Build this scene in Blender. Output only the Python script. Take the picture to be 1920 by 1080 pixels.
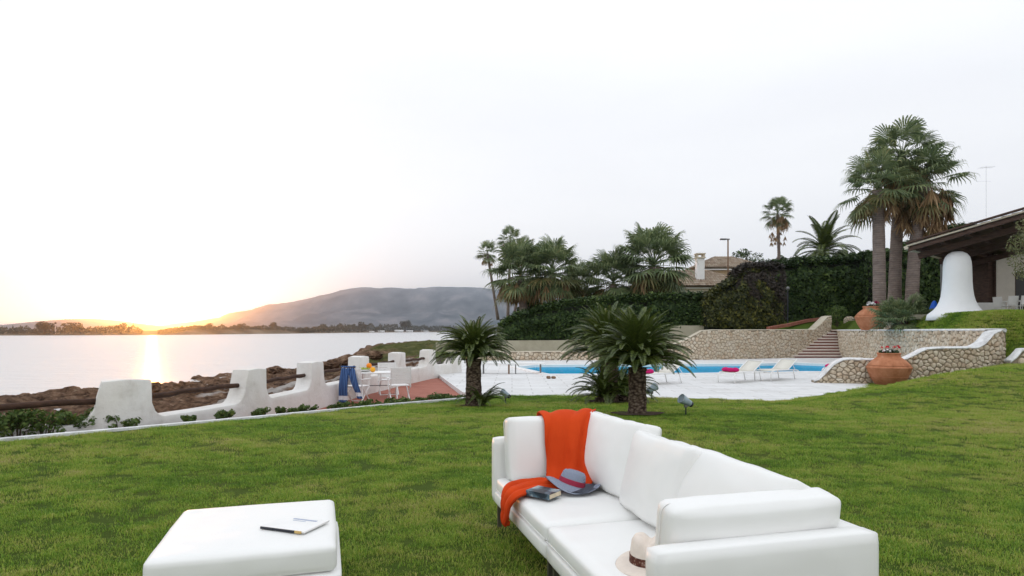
import bpy, bmesh, math, random
import numpy as np
from mathutils import Vector, Matrix, noise
from mathutils.geometry import tessellate_polygon
random.seed(7); np.random.seed(7); noise.seed_set(3)
R = math.radians
for o in list(bpy.data.objects): bpy.data.objects.remove(o)
S = bpy.context.scene
COL = S.collection
rnd = random.uniform

# ------------------------------------------------------------------ camera, sky, sun, exposure
HAZE = 2.1e-4
F, HC, HY = 1190.0, 1.5, 620.0            # focal length and horizon line in photo pixels, eye height in metres
cam = bpy.data.cameras.new('camera'); camo = bpy.data.objects.new('camera', cam); COL.objects.link(camo)
camo.location = (0, 0, HC); camo.rotation_euler = (R(90), 0, 0)
cam.sensor_width = 36; cam.lens = 36*F/1920; cam.shift_y = (HY-540)/1920
cam.clip_start = .05; cam.clip_end = 30000
S.camera = camo
SUN_AZ, SUN_EL = R(-29.55), R(1.0)
sdir = Vector((math.sin(SUN_AZ)*math.cos(SUN_EL), math.cos(SUN_AZ)*math.cos(SUN_EL), math.sin(SUN_EL)))
sun = bpy.data.lights.new('sun', 'SUN'); suno = bpy.data.objects.new('sun', sun); COL.objects.link(suno)
sun.energy = 1.2; sun.angle = R(.6); sun.color = (1, .36, .07)
suno.rotation_euler = sdir.to_track_quat('Z', 'Y').to_euler()
W = bpy.data.worlds.new('World'); S.world = W; W.use_nodes = True
nt = W.node_tree; nt.nodes.clear()
def wn(t, **k):
    n = nt.nodes.new(t)
    for a, b in k.items(): setattr(n, a, b)
    return n
def wl(a, b): nt.links.new(a, b)
sky = wn('ShaderNodeTexSky', sky_type='NISHITA', sun_disc=False, sun_elevation=R(3), sun_rotation=SUN_AZ, dust_density=2.0)
b1 = wn('ShaderNodeBackground'); b1.inputs['Strength'].default_value = .02; hs = wn('ShaderNodeHueSaturation'); hs.inputs['Saturation'].default_value = .35; wl(sky.outputs[0], hs.inputs['Color']); wl(hs.outputs[0], b1.inputs['Color'])
tc = wn('ShaderNodeTexCoord'); sep = wn('ShaderNodeSeparateXYZ'); wl(tc.outputs['Generated'], sep.inputs[0])
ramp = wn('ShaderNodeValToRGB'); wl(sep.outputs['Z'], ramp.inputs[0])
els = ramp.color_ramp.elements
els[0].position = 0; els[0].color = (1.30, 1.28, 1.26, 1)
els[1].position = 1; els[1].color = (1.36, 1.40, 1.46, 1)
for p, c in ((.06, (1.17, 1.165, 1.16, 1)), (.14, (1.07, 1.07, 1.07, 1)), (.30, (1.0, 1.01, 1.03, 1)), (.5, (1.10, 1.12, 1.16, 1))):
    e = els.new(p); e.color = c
dotn = wn('ShaderNodeVectorMath', operation='DOT_PRODUCT'); wl(tc.outputs['Generated'], dotn.inputs[0]); dotn.inputs[1].default_value = sdir
def wm(op, a, b=None):
    n = wn('ShaderNodeMath', operation=op)
    for i, v in enumerate((a, b)):
        if v is None: continue
        if isinstance(v, (int, float)): n.inputs[i].default_value = v
        else: wl(v, n.inputs[i])
    return n.outputs[0]
dp = wm('MAXIMUM', dotn.outputs['Value'], 0.0)
g1 = wm('MULTIPLY', wm('POWER', dp, 9000.0), 7.0)
g2 = wm('MULTIPLY', wm('POWER', dp, 900.0), .45)
gs = wm('ADD', g1, g2)
glow = wn('ShaderNodeMix', data_type='RGBA', blend_type='MULTIPLY'); glow.inputs[0].default_value = 1
glow.inputs[6].default_value = (1, .55, .20, 1); wl(gs, glow.inputs[7])
addc = wn('ShaderNodeMix', data_type='RGBA', blend_type='ADD'); addc.inputs[0].default_value = 1
cmap = wn('ShaderNodeMapping'); cmap.inputs['Scale'].default_value = (1, 1, 4.5); wl(tc.outputs['Generated'], cmap.inputs[0])
cn = wn('ShaderNodeTexNoise'); cn.inputs['Scale'].default_value = 2.2; cn.inputs['Detail'].default_value = 5; wl(cmap.outputs[0], cn.inputs['Vector'])
cr = wn('ShaderNodeValToRGB'); cr.color_ramp.elements[0].position = .35; cr.color_ramp.elements[0].color = (.955, .955, .96, 1); cr.color_ramp.elements[1].position = .65; cr.color_ramp.elements[1].color = (1.01, 1.01, 1.01, 1); wl(cn.outputs['Fac'], cr.inputs[0])
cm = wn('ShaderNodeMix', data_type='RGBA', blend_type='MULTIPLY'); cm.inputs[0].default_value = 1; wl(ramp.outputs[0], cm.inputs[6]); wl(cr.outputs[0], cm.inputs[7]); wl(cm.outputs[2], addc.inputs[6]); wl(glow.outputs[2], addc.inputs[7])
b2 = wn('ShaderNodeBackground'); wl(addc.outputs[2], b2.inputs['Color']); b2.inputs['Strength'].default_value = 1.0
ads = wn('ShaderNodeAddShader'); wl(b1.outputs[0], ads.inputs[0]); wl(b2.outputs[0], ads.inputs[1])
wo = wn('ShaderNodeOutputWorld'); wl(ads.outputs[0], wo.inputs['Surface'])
S.view_settings.view_transform = 'Standard'; S.view_settings.look = 'None'
S.view_settings.exposure = 0.0; S.view_settings.gamma = 1; S.view_settings.use_curve_mapping = False
S.render.engine = 'CYCLES'
S.cycles.use_denoising = True
S.cycles.max_bounces = 6; S.cycles.diffuse_bounces = 3; S.cycles.glossy_bounces = 3; S.cycles.transparent_max_bounces = 12
S.cycles.volume_bounces = 0; S.cycles.sample_clamp_indirect = 6

# ------------------------------------------------------------------ measuring aids
def PD(x, y, Y):  return Vector(((x-960)/F*Y, Y, HC-(y-HY)/F*Y))
def PZ(x, y, z):
    Y = (HC-z)*F/(y-HY); return Vector(((x-960)/F*Y, Y, z))
def sm(t): t = max(0., min(1., t)); return t*t*(3-2*t)
def lerp(a, b, t): return a+(b-a)*t
def pw(pts, x):
    if x <= pts[0][0]: return pts[0][1]
    for (a, b), (c, d) in zip(pts, pts[1:]):
        if x <= c: return b+(d-b)*(x-a)/(c-a)
    return pts[-1][1]
def lawn_z(X, Y):
    z = -.3*sm((Y-9.5)/8) + .05*sm((-X-3)/3)*(1-sm((Y-9)/4))
    d = (X-6.8)*.66-(Y-16.2)*.75
    z += .75*sm(d/3.5)*sm((Y-12)/6)
    return z
def G(x, y):
    z = 0.
    for _ in range(40): p = PZ(x, y, z); z = lawn_z(p.x, p.y)*.5+z*.5
    p = PZ(x, y, z); return Vector((p.x, p.y, lawn_z(p.x, p.y)))

# ------------------------------------------------------------------ object helpers
def tag(o, label=None, cat=None, group=None, kind=None):
    if label: o['label'] = label
    if cat: o['category'] = cat
    if group: o['group'] = group
    if kind: o['kind'] = kind
    return o
def empty(name, loc, label, cat, group=None, rz=0):
    o = bpy.data.objects.new(name, None); COL.objects.link(o); o.location = loc; o.rotation_euler = (0, 0, rz)
    o.empty_display_size = .1
    return tag(o, label, cat, group)
def link(name, me, m=None, parent=None, loc=None, rot=None, scale=None):
    o = bpy.data.objects.new(name, me); COL.objects.link(o)
    if m is not None and len(me.materials) == 0:
        for mm in (m if isinstance(m, (list, tuple)) else [m]): me.materials.append(mm)
    if parent: o.parent = parent
    if loc is not None: o.location = loc
    if rot is not None: o.rotation_euler = rot
    if scale is not None: o.scale = scale if isinstance(scale, (tuple, list)) else (scale,)*3
    return o
class MB:
    def __init__(s): s.v = []; s.f = []; s.m = []
    def add(s, vs, fs, mi=0):
        b = len(s.v); s.v += [tuple(v) for v in vs]; s.f += [tuple(i+b for i in f) for f in fs]; s.m += [mi]*len(fs)
        return s
    def box(s, c, d, rz=0, mi=0, M=None, bev=0):
        x, y, z = d[0]/2, d[1]/2, d[2]/2
        if bev:
            vs = []
            for sx in (-1, 1):
                for sy in (-1, 1):
                    for sz in (-1, 1):
                        vs += [(sx*(x-bev), sy*(y-bev), sz*z), (sx*(x-bev), sy*y, sz*(z-bev)), (sx*x, sy*(y-bev), sz*(z-bev))]
            bm = bmesh.new(); [bm.verts.new(v) for v in vs]; r = bmesh.ops.convex_hull(bm, input=bm.verts)
            bm.verts.index_update(); fs = [[v.index for v in f.verts] for f in bm.faces]; vs = [v.co.copy() for v in bm.verts]; bm.free()
        else:
            vs = [(a*x, b*y, cc*z) for a in (-1, 1) for b in (-1, 1) for cc in (-1, 1)]
            fs = [(0, 1, 3, 2), (4, 6, 7, 5), (0, 4, 5, 1), (2, 3, 7, 6), (0, 2, 6, 4), (1, 5, 7, 3)]
        rm = Matrix.Translation(c) @ (M.to_4x4() if M else Matrix.Rotation(rz, 4, 'Z'))
        return s.add([rm @ Vector(v) for v in vs], fs, mi)
    def tube(s, pts, r, n=8, mi=0, cap=True):
        pts = [Vector(p) for p in pts]; rs = r if isinstance(r, (list, tuple)) else [r]*len(pts)
        vs = []; ref = None
        for i, p in enumerate(pts):
            t = (pts[min(i+1, len(pts)-1)]-pts[max(i-1, 0)]).normalized()
            if ref is None: ref = t.orthogonal().normalized()
            a = (ref-t*ref.dot(t)).normalized(); ref = a; b = t.cross(a)
            for k in range(n):
                an = 2*math.pi*k/n; vs.append(p+(a*math.cos(an)+b*math.sin(an))*rs[i])
        fs = []
        for i in range(len(pts)-1):
            for k in range(n): fs.append((i*n+k, i*n+(k+1) % n, (i+1)*n+(k+1) % n, (i+1)*n+k))
        if cap: fs.append(tuple(range(n-1, -1, -1))); fs.append(tuple((len(pts)-1)*n+k for k in range(n)))
        return s.add(vs, fs, mi)
    def lathe(s, prof, n=32, c=(0, 0, 0), mi=0, fn=None):
        vs = []; c = Vector(c)
        for r, z in prof:
            for k in range(n):
                a = 2*math.pi*k/n; v = Vector((r*math.cos(a), r*math.sin(a), z))
                if fn: v = fn(v, a)
                vs.append(c+v)
        fs = []
        for i in range(len(prof)-1):
            for k in range(n): fs.append((i*n+k, i*n+(k+1) % n, (i+1)*n+(k+1) % n, (i+1)*n+k))
        if prof[0][0] > 1e-4: fs.append(tuple(range(n-1, -1, -1)))
        if prof[-1][0] > 1e-4: fs.append(tuple((len(prof)-1)*n+k for k in range(n)))
        return s.add(vs, fs, mi)
    def prism(s, poly, z0, z1, mi=0):
        n = len(poly)
        s.add([(x, y, z0) for x, y in poly]+[(x, y, z1) for x, y in poly],
              [tuple(range(n-1, -1, -1)), tuple(range(n, 2*n))]+[(i, (i+1) % n, n+(i+1) % n, n+i) for i in range(n)], mi)
        return s
    def mesh(s, name, smooth=False, merge=False):
        me = bpy.data.meshes.new(name); me.from_pydata(s.v, [], s.f)
        if len(set(s.m)) > 1: me.polygons.foreach_set('material_index', s.m)
        if merge:
            bm = bmesh.new(); bm.from_mesh(me); bmesh.ops.remove_doubles(bm, verts=bm.verts, dist=1e-5); bm.to_mesh(me); bm.free()
        if smooth is not False:
            me.polygons.foreach_set('use_smooth', [True]*len(me.polygons))
            if smooth is not True: me.set_sharp_from_angle(angle=R(smooth))
        me.update(); return me
    def build(s, name, m, parent=None, smooth=False, **k):
        me = s.mesh(name, smooth)
        for mm in (m if isinstance(m, (list, tuple)) else [m]): me.materials.append(mm)
        return link(name, me, None, parent, **k)
def grid(nu, nv, fn):
    vs = [fn(i/(nu-1), j/(nv-1)) for i in range(nu) for j in range(nv)]
    fs = [(i*nv+j, (i+1)*nv+j, (i+1)*nv+j+1, i*nv+j+1) for i in range(nu-1) for j in range(nv-1)]
    return vs, fs

# ------------------------------------------------------------------ materials
MATS = {}
class NM:
    def __init__(s, name, rough=.8, spec=.3):
        s.m = bpy.data.materials.new(name); s.m.use_nodes = True; s.t = s.m.node_tree
        s.p = s.t.nodes['Principled BSDF']; s.p.inputs['Roughness'].default_value = rough
        s.p.inputs['Specular IOR Level'].default_value = spec; MATS[name] = s.m
    def n(s, t, **k):
        n = s.t.nodes.new(t)
        for a, b in k.items(): setattr(n, a, b)
        return n
    def l(s, a, b): s.t.links.new(a, b)
    def pos(s, scale=(1, 1, 1), obj=False):
        if obj: src = s.n('ShaderNodeTexCoord').outputs['Object']
        else: src = s.n('ShaderNodeNewGeometry').outputs['Position']
        mp = s.n('ShaderNodeMapping'); mp.inputs['Scale'].default_value = scale; s.l(src, mp.inputs[0]); return mp.outputs[0]
    def noise(s, scale, detail=4, rough=.6, vec=None, sc=(1, 1, 1), obj=False):
        n = s.n('ShaderNodeTexNoise'); n.inputs['Scale'].default_value = scale; n.inputs['Detail'].default_value = detail
        n.inputs['Roughness'].default_value = rough; s.l(vec or s.pos(sc, obj), n.inputs['Vector']); return n.outputs['Fac']
    def vor(s, scale, feat='F1', sc=(1, 1, 1), out='Distance', obj=False):
        n = s.n('ShaderNodeTexVoronoi', feature=feat); n.inputs['Scale'].default_value = scale
        s.l(s.pos(sc, obj), n.inputs['Vector']); return n.outputs[out]
    def ramp(s, fac, stops):
        r = s.n('ShaderNodeValToRGB'); e = r.color_ramp.elements; s.l(fac, r.inputs[0])
        e[0].position, e[0].color = stops[0][0], (*stops[0][1], 1); e[1].position, e[1].color = stops[-1][0], (*stops[-1][1], 1)
        for p, c in stops[1:-1]: x = e.new(p); x.color = (*c, 1)
        return r.outputs[0]
    def mix(s, fac, a, b, mode='MIX'):
        n = s.n('ShaderNodeMix', data_type='RGBA', blend_type=mode)
        for i, v in ((0, fac), (6, a), (7, b)):
            if isinstance(v, (int, float)): n.inputs[i].default_value = v
            elif isinstance(v, tuple): n.inputs[i].default_value = (*v, 1)
            else: s.l(v, n.inputs[i])
        return n.outputs[2]
    def math(s, op, a, b=0.):
        n = s.n('ShaderNodeMath', operation=op)
        for i, v in enumerate((a, b)):
            if isinstance(v, (int, float)): n.inputs[i].default_value = v
            else: s.l(v, n.inputs[i])
        return n.outputs[0]
    def rand(s):
        a = s.n('ShaderNodeObjectInfo').outputs['Random']; b = s.n('ShaderNodeNewGeometry').outputs['Random Per Island']
        return s.math('FRACT', s.math('ADD', a, b))
    def col(s, c):
        if isinstance(c, tuple): s.p.inputs['Base Color'].default_value = (*c, 1)
        else: s.l(c, s.p.inputs['Base Color'])
        return s
    def bump(s, h, strength=.5, dist=.02):
        b = s.n('ShaderNodeBump'); b.inputs['Strength'].default_value = strength; b.inputs['Distance'].default_value = dist
        s.l(h, b.inputs['Height']); s.l(b.outputs[0], s.p.inputs['Normal']); return s
    def leafy(s, c, amt=.35):
        # thin leaves let some light through
        tr = s.n('ShaderNodeBsdfTranslucent'); s.l(c, tr.inputs[0]); mx = s.n('ShaderNodeMixShader'); mx.inputs[0].default_value = amt
        out = s.t.nodes['Material Output']; s.l(s.p.outputs[0], mx.inputs[1]); s.l(tr.outputs[0], mx.inputs[2]); s.l(mx.outputs[0], out.inputs[0]); return s
def simple(name, c, rough=.7, var=.12, scale=6, bump=0, bd=.01, spec=.3, metal=0):
    a = NM(name, rough, spec); f = a.noise(scale, 5, obj=True)
    lo = tuple(x*(1-var) for x in c); hi = tuple(min(1, x*(1+var)) for x in c)
    a.col(a.ramp(f, [(.3, lo), (.7, hi)])); a.p.inputs['Metallic'].default_value = metal
    if bump: a.bump(a.noise(scale*6, 4, obj=True), bump, bd)
    return a.m
def foliage(name, stops, rough=.55, tr=.3, spec=.35, big=.35):
    a = NM(name, rough, spec); r = a.rand(); f = a.noise(big, 3)
    x = a.math('ADD', a.math('MULTIPLY', r, .65), a.math('MULTIPLY', f, .7)); x = a.math('SUBTRACT', x, .18)
    c = a.ramp(x, stops); a.col(c)
    if tr: a.leafy(c, tr)
    return a.m
# sofa, fabrics
a = NM('white_upholstery', .42, .35); a.col(a.ramp(a.noise(2.5, 3), [(.3, (.80, .80, .775)), (.7, (.82, .82, .80))])); a.bump(a.noise(2.6, 2, .5), .35, .05)
M_SOFA = a.m
M_METAL = simple('brushed_steel', (.17, .155, .14), .4, .1, 20, spec=.5, metal=.8)
a = NM('orange_cloth', .85, .2); a.col(a.ramp(a.noise(3, 3), [(.3, (.52, .042, .004)), (.7, (.62, .060, .006))])); a.bump(a.noise(400, 2), .25, .002); M_ORANGE = a.m
a = NM('striped_hat_straw', .9, .15)
wv = a.n('ShaderNodeTexWave'); wv.inputs['Scale'].default_value = 55; wv.inputs['Distortion'].default_value = 3; a.l(a.pos((1, 1, .4), True), wv.inputs[0])
a.col(a.ramp(wv.outputs['Fac'], [(.25, (.13, .16, .24)), (.75, (.34, .37, .44))])); a.bump(a.noise(180, 3, obj=True), .5, .003); M_HAT = a.m
M_BAND = simple('red_band', (.28, .02, .05), .8)
M_FEDORA = simple('cream_felt', (.72, .64, .56), .9, .06, 30, .2, .002)
a = NM('brown_patterned_band', .8); a.col(a.ramp(a.vor(70, obj=True), [(.2, (.28, .20, .16)), (.45, (.10, .03, .015)), (.9, (.05, .015, .01))])); M_FBAND = a.m
M_PAPER = simple('paper', (.80, .80, .78), .6, .04)
M_PAGE = simple('page_block', (.62, .53, .38), .8, .12, 60)
a = NM('dark_book_cover', .35); a.col(a.ramp(a.noise(9, 3, obj=True), [(.45, (.02, .03, .04)), (.56, (.10, .16, .20)), (.68, (.45, .5, .5))])); M_BOOK = a.m
M_BLACK = simple('black_gloss', (.02, .022, .03), .35)
M_GOLD = simple('gold_print', (.55, .38, .14), .45)
M_INK = simple('grey_blue_print', (.35, .40, .52), .6, .25, 80)
M_WHITE = simple('white_paint', (.80, .80, .79), .5, .04)
M_SLING = simple('cream_sling_fabric', (.66, .64, .57), .8, .05, 30)
M_PINK = simple('magenta_towel', (.55, .012, .14), .95, .12, 30, .6, .01)
a = NM('blue_towel', .95, .1)
wv = a.n('ShaderNodeTexWave'); wv.inputs['Scale'].default_value = 6; wv.inputs['Distortion'].default_value = 1; a.l(a.pos((1, .2, .2), True), wv.inputs[0])
c = a.ramp(wv.outputs['Fac'], [(.2, (.035, .070, .19)), (.8, (.085, .16, .34))]); a.col(c); a.bump(a.noise(120, 3, obj=True), .5, .005); M_BLUE = a.m
M_TOWELW = simple('white_towel_band', (.70, .72, .76), .95)
M_ORANGEFRUIT = simple('orange_peel', (.85, .25, .01), .45, .1, 40, .3, .002)
M_YELLOWFRUIT = simple('yellow_orange_peel', (.85, .40, .02), .45, .1, 40, .3, .002)
M_GREENFRUIT = simple('green_fruit', (.30, .36, .06), .5, .3, 30)
# lawn
a = NM('lawn_soil', .95, .1)
n1 = a.noise(.45, 4, .6); n2 = a.noise(5, 5, .7, sc=(1, 1, 1)); n3 = a.noise(60, 3, .7)
c1 = a.ramp(n1, [(.35, (.085, .14, .014)), (.5, (.13, .18, .022)), (.66, (.20, .19, .045))])
c2 = a.mix(.55, c1, a.ramp(n2, [(.3, (.022, .045, .006)), (.7, (.10, .16, .022))]))
c3 = a.mix(.5, c2, a.ramp(n3, [(.3, (.02, .035, .006)), (.7, (.10, .16, .025))]), 'MIX')
a.col(c3); a.bump(a.noise(30, 5, .8), 1, .04); M_LAWN = a.m
a = NM('grass_blade', .5, .25)
r = a.rand(); n1 = a.noise(.33, 4, .7, sc=(.55, 1, 1)); n2 = a.noise(3.2, 4, .75, sc=(.6, 1, 1))
x = a.math('ADD', a.math('MULTIPLY', n1, .9), a.math('MULTIPLY', n2, .55)); x = a.math('ADD', x, a.math('MULTIPLY', r, .22)); x = a.math('SUBTRACT', x, .32)
c = a.ramp(x, [(.29, (.055, .130, .016)), (.38, (.125, .250, .026)), (.46, (.22, .370, .040)), (.55, (.35, .44, .065)), (.65, (.44, .42, .12)), (.78, (.56, .46, .24))])
a.col(c); a.leafy(c, .35); M_BLADE = a.m
# masonry
a = NM('white_render', .9, .15); n = a.noise(1.6, 6, .65); n2 = a.noise(.5, 3)
c = a.ramp(n, [(.25, (.56, .53, .49)), (.42, (.72, .70, .67)), (.7, (.80, .79, .77))])
c = a.mix(a.ramp(n2, [(.50, (0, 0, 0)), (.70, (.5, .5, .5))]), c, (.60, .55, .47)); a.col(c)
a.bump(a.noise(9, 6, .7), .55, .03); M_RENDER = a.m
a = NM('old_cream_render', .95, .1); c = a.ramp(a.noise(.8, 6, .7), [(.3, (.42, .37, .28)), (.7, (.60, .55, .45))]); a.col(c); a.bump(a.noise(6, 5), .5, .03); M_CREAM = a.m
a = NM('stone', .95, .1); r = a.rand()
c = a.ramp(r, [(0, (.38, .25, .15)), (.2, (.58, .46, .32)), (.45, (.66, .57, .44)), (.7, (.72, .65, .54)), (.88, (.55, .36, .21)), (1, (.76, .71, .62))])
c = a.mix(.55, c, a.ramp(a.noise(7, 5, .7), [(.3, (.24, .17, .11)), (.52, (.66, .58, .46)), (.8, (.80, .76, .68))])); a.col(c); a.bump(a.noise(22, 5, .7), .8, .03); M_STONE = a.m
M_MORTAR = simple('stone_mortar', (.30, .245, .18), 1, .3, 4, .6, .03)
a = NM('limewashed_cap', .9, .1); c = a.ramp(a.noise(4, 5, .7), [(.3, (.50, .50, .50)), (.6, (.78, .79, .79))]); a.col(c); a.bump(a.noise(12, 5), .7, .03); M_CAP = a.m
a = NM('white_paving', .75, .2)
bk = a.n('ShaderNodeTexBrick'); a.l(a.pos((1, 1, 1)), bk.inputs['Vector']); bk.inputs['Scale'].default_value = 1; bk.inputs['Brick Width'].default_value = 1.2; bk.inputs['Row Height'].default_value = .6
bk.inputs['Mortar Size'].default_value = .02; bk.inputs['Color1'].default_value = (.62, .62, .61, 1); bk.inputs['Color2'].default_value = (.72, .72, .71, 1); bk.inputs['Mortar'].default_value = (.38, .37, .35, 1)
c = a.mix(.4, bk.outputs['Color'], a.ramp(a.noise(.7, 6, .75), [(.3, (.48, .47, .45)), (.55, (.72, .73, .74)), (.7, (.80, .80, .80))])); a.col(c); M_DECK = a.m
a = NM('terracotta_paving', .85, .2)
bk = a.n('ShaderNodeTexBrick'); mp = a.n('ShaderNodeMapping'); mp.inputs['Rotation'].default_value = (0, 0, R(18)); a.l(a.pos(), mp.inputs[0]); a.l(mp.outputs[0], bk.inputs['Vector'])
bk.inputs['Scale'].default_value = 1; bk.inputs['Brick Width'].default_value = .30; bk.inputs['Row Height'].default_value = .15
bk.inputs['Mortar Size'].default_value = .007; bk.inputs['Color1'].default_value = (.30, .095, .065, 1); bk.inputs['Color2'].default_value = (.38, .14, .10, 1); bk.inputs['Mortar'].default_value = (.36, .22, .17, 1)
c = a.mix(.3, bk.outputs['Color'], a.ramp(a.noise(1.5, 5), [(.3, (.24, .08, .06)), (.7, (.42, .18, .13))])); a.col(c); a.bump(bk.outputs['Fac'], -.4, .01); M_TERRA = a.m
a = NM('pool_lining', .5); c = a.ramp(a.noise(1, 3), [(.3, (.02, .50, .72)), (.7, (.03, .56, .78))]); a.col(c); M_POOL = a.m
a = NM('pool_water', .03, .5); gl = a.n('ShaderNodeBsdfGlossy'); gl.inputs['Roughness'].default_value = .03
tr = a.n('ShaderNodeBsdfTransparent'); tr.inputs[0].default_value = (.72, .97, 1, 1); fr = a.n('ShaderNodeFresnel'); fr.inputs[0].default_value = 1.33
bp = a.n('ShaderNodeBump'); bp.inputs['Strength'].default_value = .25; bp.inputs['Distance'].default_value = .02; a.l(a.noise(3, 3), bp.inputs['Height'])
a.l(bp.outputs[0], gl.inputs['Normal'])
mx = a.n('ShaderNodeMixShader'); fr2 = a.math('MULTIPLY', fr.outputs[0], .28); a.l(fr2, mx.inputs[0]); a.l(tr.outputs[0], mx.inputs[1]); a.l(gl.outputs[0], mx.inputs[2]); a.l(mx.outputs[0], a.t.nodes['Material Output'].inputs[0]); M_PWATER = a.m
a = NM('terracotta_pot', .8, .2); n = a.noise(3, 6, .65, obj=True)
c = a.ramp(n, [(.25, (.22, .085, .040)), (.45, (.42, .17, .085)), (.62, (.50, .22, .12)), (.8, (.52, .36, .25))]); a.col(c); a.bump(a.noise(40, 4, obj=True), .4, .01); M_POT = a.m
M_SOIL = simple('bare_soil', (.060, .038, .022), 1, .3, 8, .8, .03)
M_WOODDARK = simple('weathered_log', (.055, .028, .018), .85, .35, 5, .8, .02)
a = NM('dark_timber', .75); c = a.ramp(a.noise(3, 4, sc=(1, 1, 6), obj=True), [(.3, (.040, .022, .016)), (.7, (.095, .055, .040))]); a.col(c); M_TIMBER = a.m
a = NM('roof_tile', .9); r = a.rand(); c = a.ramp(r, [(0, (.22, .14, .09)), (.5, (.34, .25, .17)), (1, (.42, .35, .27))]); c = a.mix(.4, c, a.ramp(a.noise(1.5, 5), [(.3, (.12, .09, .07)), (.7, (.42, .36, .28))])); a.col(c); M_TILE = a.m
M_TILED = simple('weathered_brown_tile', (.16, .115, .10), .9, .3, 3)
M_HOUSE = simple('ochre_house_render', (.55, .42, .27), .9, .08, 2)
M_HOUSEC = simple('cream_house_render', (.62, .55, .44), .9, .08, 2)
M_GLASSD = simple('dark_opening', (.012, .012, .012), .3, .1)
M_SPOT = simple('blue_grey_enamel', (.34, .42, .48), .45, .15, 10)
M_GREYMETAL = simple('dull_grey_metal', (.18, .18, .18), .5, .1, 10, metal=.4)
M_RUST = simple('rusty_post', (.20, .12, .07), .7)
M_STEP = simple('pale_stone_tread', (.66, .58, .52), .85, .08, 4)
M_RISER = simple('brick_riser', (.22, .075, .048), .9, .25, 6)
M_BLUEBAG = simple('bright_blue_plastic', (.01, .10, .55), .5, .1)
# sea
a = NM('sea_water', .30, .5); a.p.inputs['IOR'].default_value = 1.9; a.col((.56, .56, .555))
h = a.math('ADD', a.noise(.8, 5, .7, sc=(.4, 1, 1)), a.math('MULTIPLY', a.noise(.09, 4, .6, sc=(.5, 1, 1)), 2.0)); a.bump(h, 1.0, .75); M_SEA = a.m
a = NM('shore_rock', .95, .1)
n = a.noise(.16, 5, .7); n2 = a.noise(1.2, 6, .75)
geo = a.n('ShaderNodeNewGeometry'); spz = a.n('ShaderNodeSeparateXYZ'); a.l(geo.outputs['True Normal'], spz.inputs[0])
dark = a.ramp(n2, [(.34, (.030, .020, .015)), (.46, (.15, .088, .056)), (.57, (.29, .18, .115)), (.72, (.48, .36, .26))])
pale = a.ramp(n2, [(.32, (.22, .16, .12)), (.42, (.55, .50, .46)), (.8, (.76, .73, .70))])
att = a.n('ShaderNodeAttribute', attribute_name='pale', attribute_type='GEOMETRY')
c = a.mix(att.outputs['Fac'], dark, pale)
att2 = a.n('ShaderNodeAttribute', attribute_name='green', attribute_type='GEOMETRY')
grn = a.ramp(a.noise(.5, 5), [(.3, (.045, .055, .018)), (.5, (.10, .11, .03)), (.7, (.17, .16, .06))])
c = a.mix(att2.outputs['Fac'], c, grn); a.col(c); a.bump(a.noise(2.5, 7, .8), 1, .6); M_ROCK = a.m
a = NM('far_land', 1, 0); c = a.ramp(a.noise(.02, 5, .7), [(.3, (.10, .08, .05)), (.5, (.20, .15, .10)), (.7, (.32, .25, .18))]); a.col(c); M_FARLAND = a.m
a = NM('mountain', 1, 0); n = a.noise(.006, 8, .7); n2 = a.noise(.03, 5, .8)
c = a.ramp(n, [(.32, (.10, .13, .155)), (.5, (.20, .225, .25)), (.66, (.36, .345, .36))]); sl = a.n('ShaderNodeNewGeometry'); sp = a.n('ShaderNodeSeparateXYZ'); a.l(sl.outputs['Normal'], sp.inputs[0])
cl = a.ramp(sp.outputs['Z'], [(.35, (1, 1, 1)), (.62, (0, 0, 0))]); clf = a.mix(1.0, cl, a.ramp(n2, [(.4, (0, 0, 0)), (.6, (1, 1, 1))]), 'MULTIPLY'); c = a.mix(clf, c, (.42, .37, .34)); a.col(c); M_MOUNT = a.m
M_FARWOOD = foliage('far_wood_leaf', [(0, (.030, .034, .014)), (.5, (.060, .060, .026)), (1, (.12, .10, .05))], tr=.55, big=.02)
M_HEDGE = foliage('hedge_leaf', [(0, (.012, .026, .008)), (.45, (.028, .056, .014)), (.8, (.075, .12, .028)), (1, (.17, .22, .055))], tr=.15, spec=.25)
M_HEDGEY = foliage('yellowing_hedge_leaf', [(0, (.016, .024, .008)), (.5, (.050, .060, .014)), (.75, (.13, .13, .025)), (1, (.26, .23, .05))], tr=.2)
M_HEDGEB = foliage('brownish_twig_leaf', [(0, (.020, .016, .014)), (.5, (.045, .035, .028)), (.85, (.07, .055, .04)), (1, (.06, .08, .02))], tr=.1)
M_CORE = simple('hedge_inner_core', (.010, .013, .007), 1, .3)  # near-black fill for the inside of the hedges
M_SHRUB = foliage('kerb_shrub_leaf', [(0, (.035, .065, .014)), (.5, (.075, .13, .024)), (.8, (.14, .19, .04)), (1, (.26, .24, .07))], tr=.3, spec=.4)
M_OLIVE = foliage('olive_leaf', [(0, (.07, .085, .035)), (.5, (.14, .16, .07)), (1, (.26, .27, .13))], tr=.3)
M_PALM = foliage('palm_leaf', [(0, (.065, .100, .045)), (.5, (.16, .215, .095)), (.85, (.27, .31, .14)), (1, (.40, .36, .17))], tr=.3, rough=.45)
M_PALMY = foliage('palm_leaf_yellowing', [(0, (.06, .08, .025)), (.5, (.12, .13, .045)), (1, (.25, .19, .08))], tr=.3)
M_DEAD = foliage('dead_palm_leaf', [(0, (.15, .09, .045)), (.5, (.33, .21, .11)), (1, (.55, .39, .20))], tr=.2)
M_CYCAD = foliage('cycad_leaf', [(0, (.020, .036, .008)), (.45, (.055, .085, .016)), (.8, (.13, .165, .030)), (1, (.24, .26, .055))], tr=.15, rough=.35, spec=.5, big=1.2)
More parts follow.
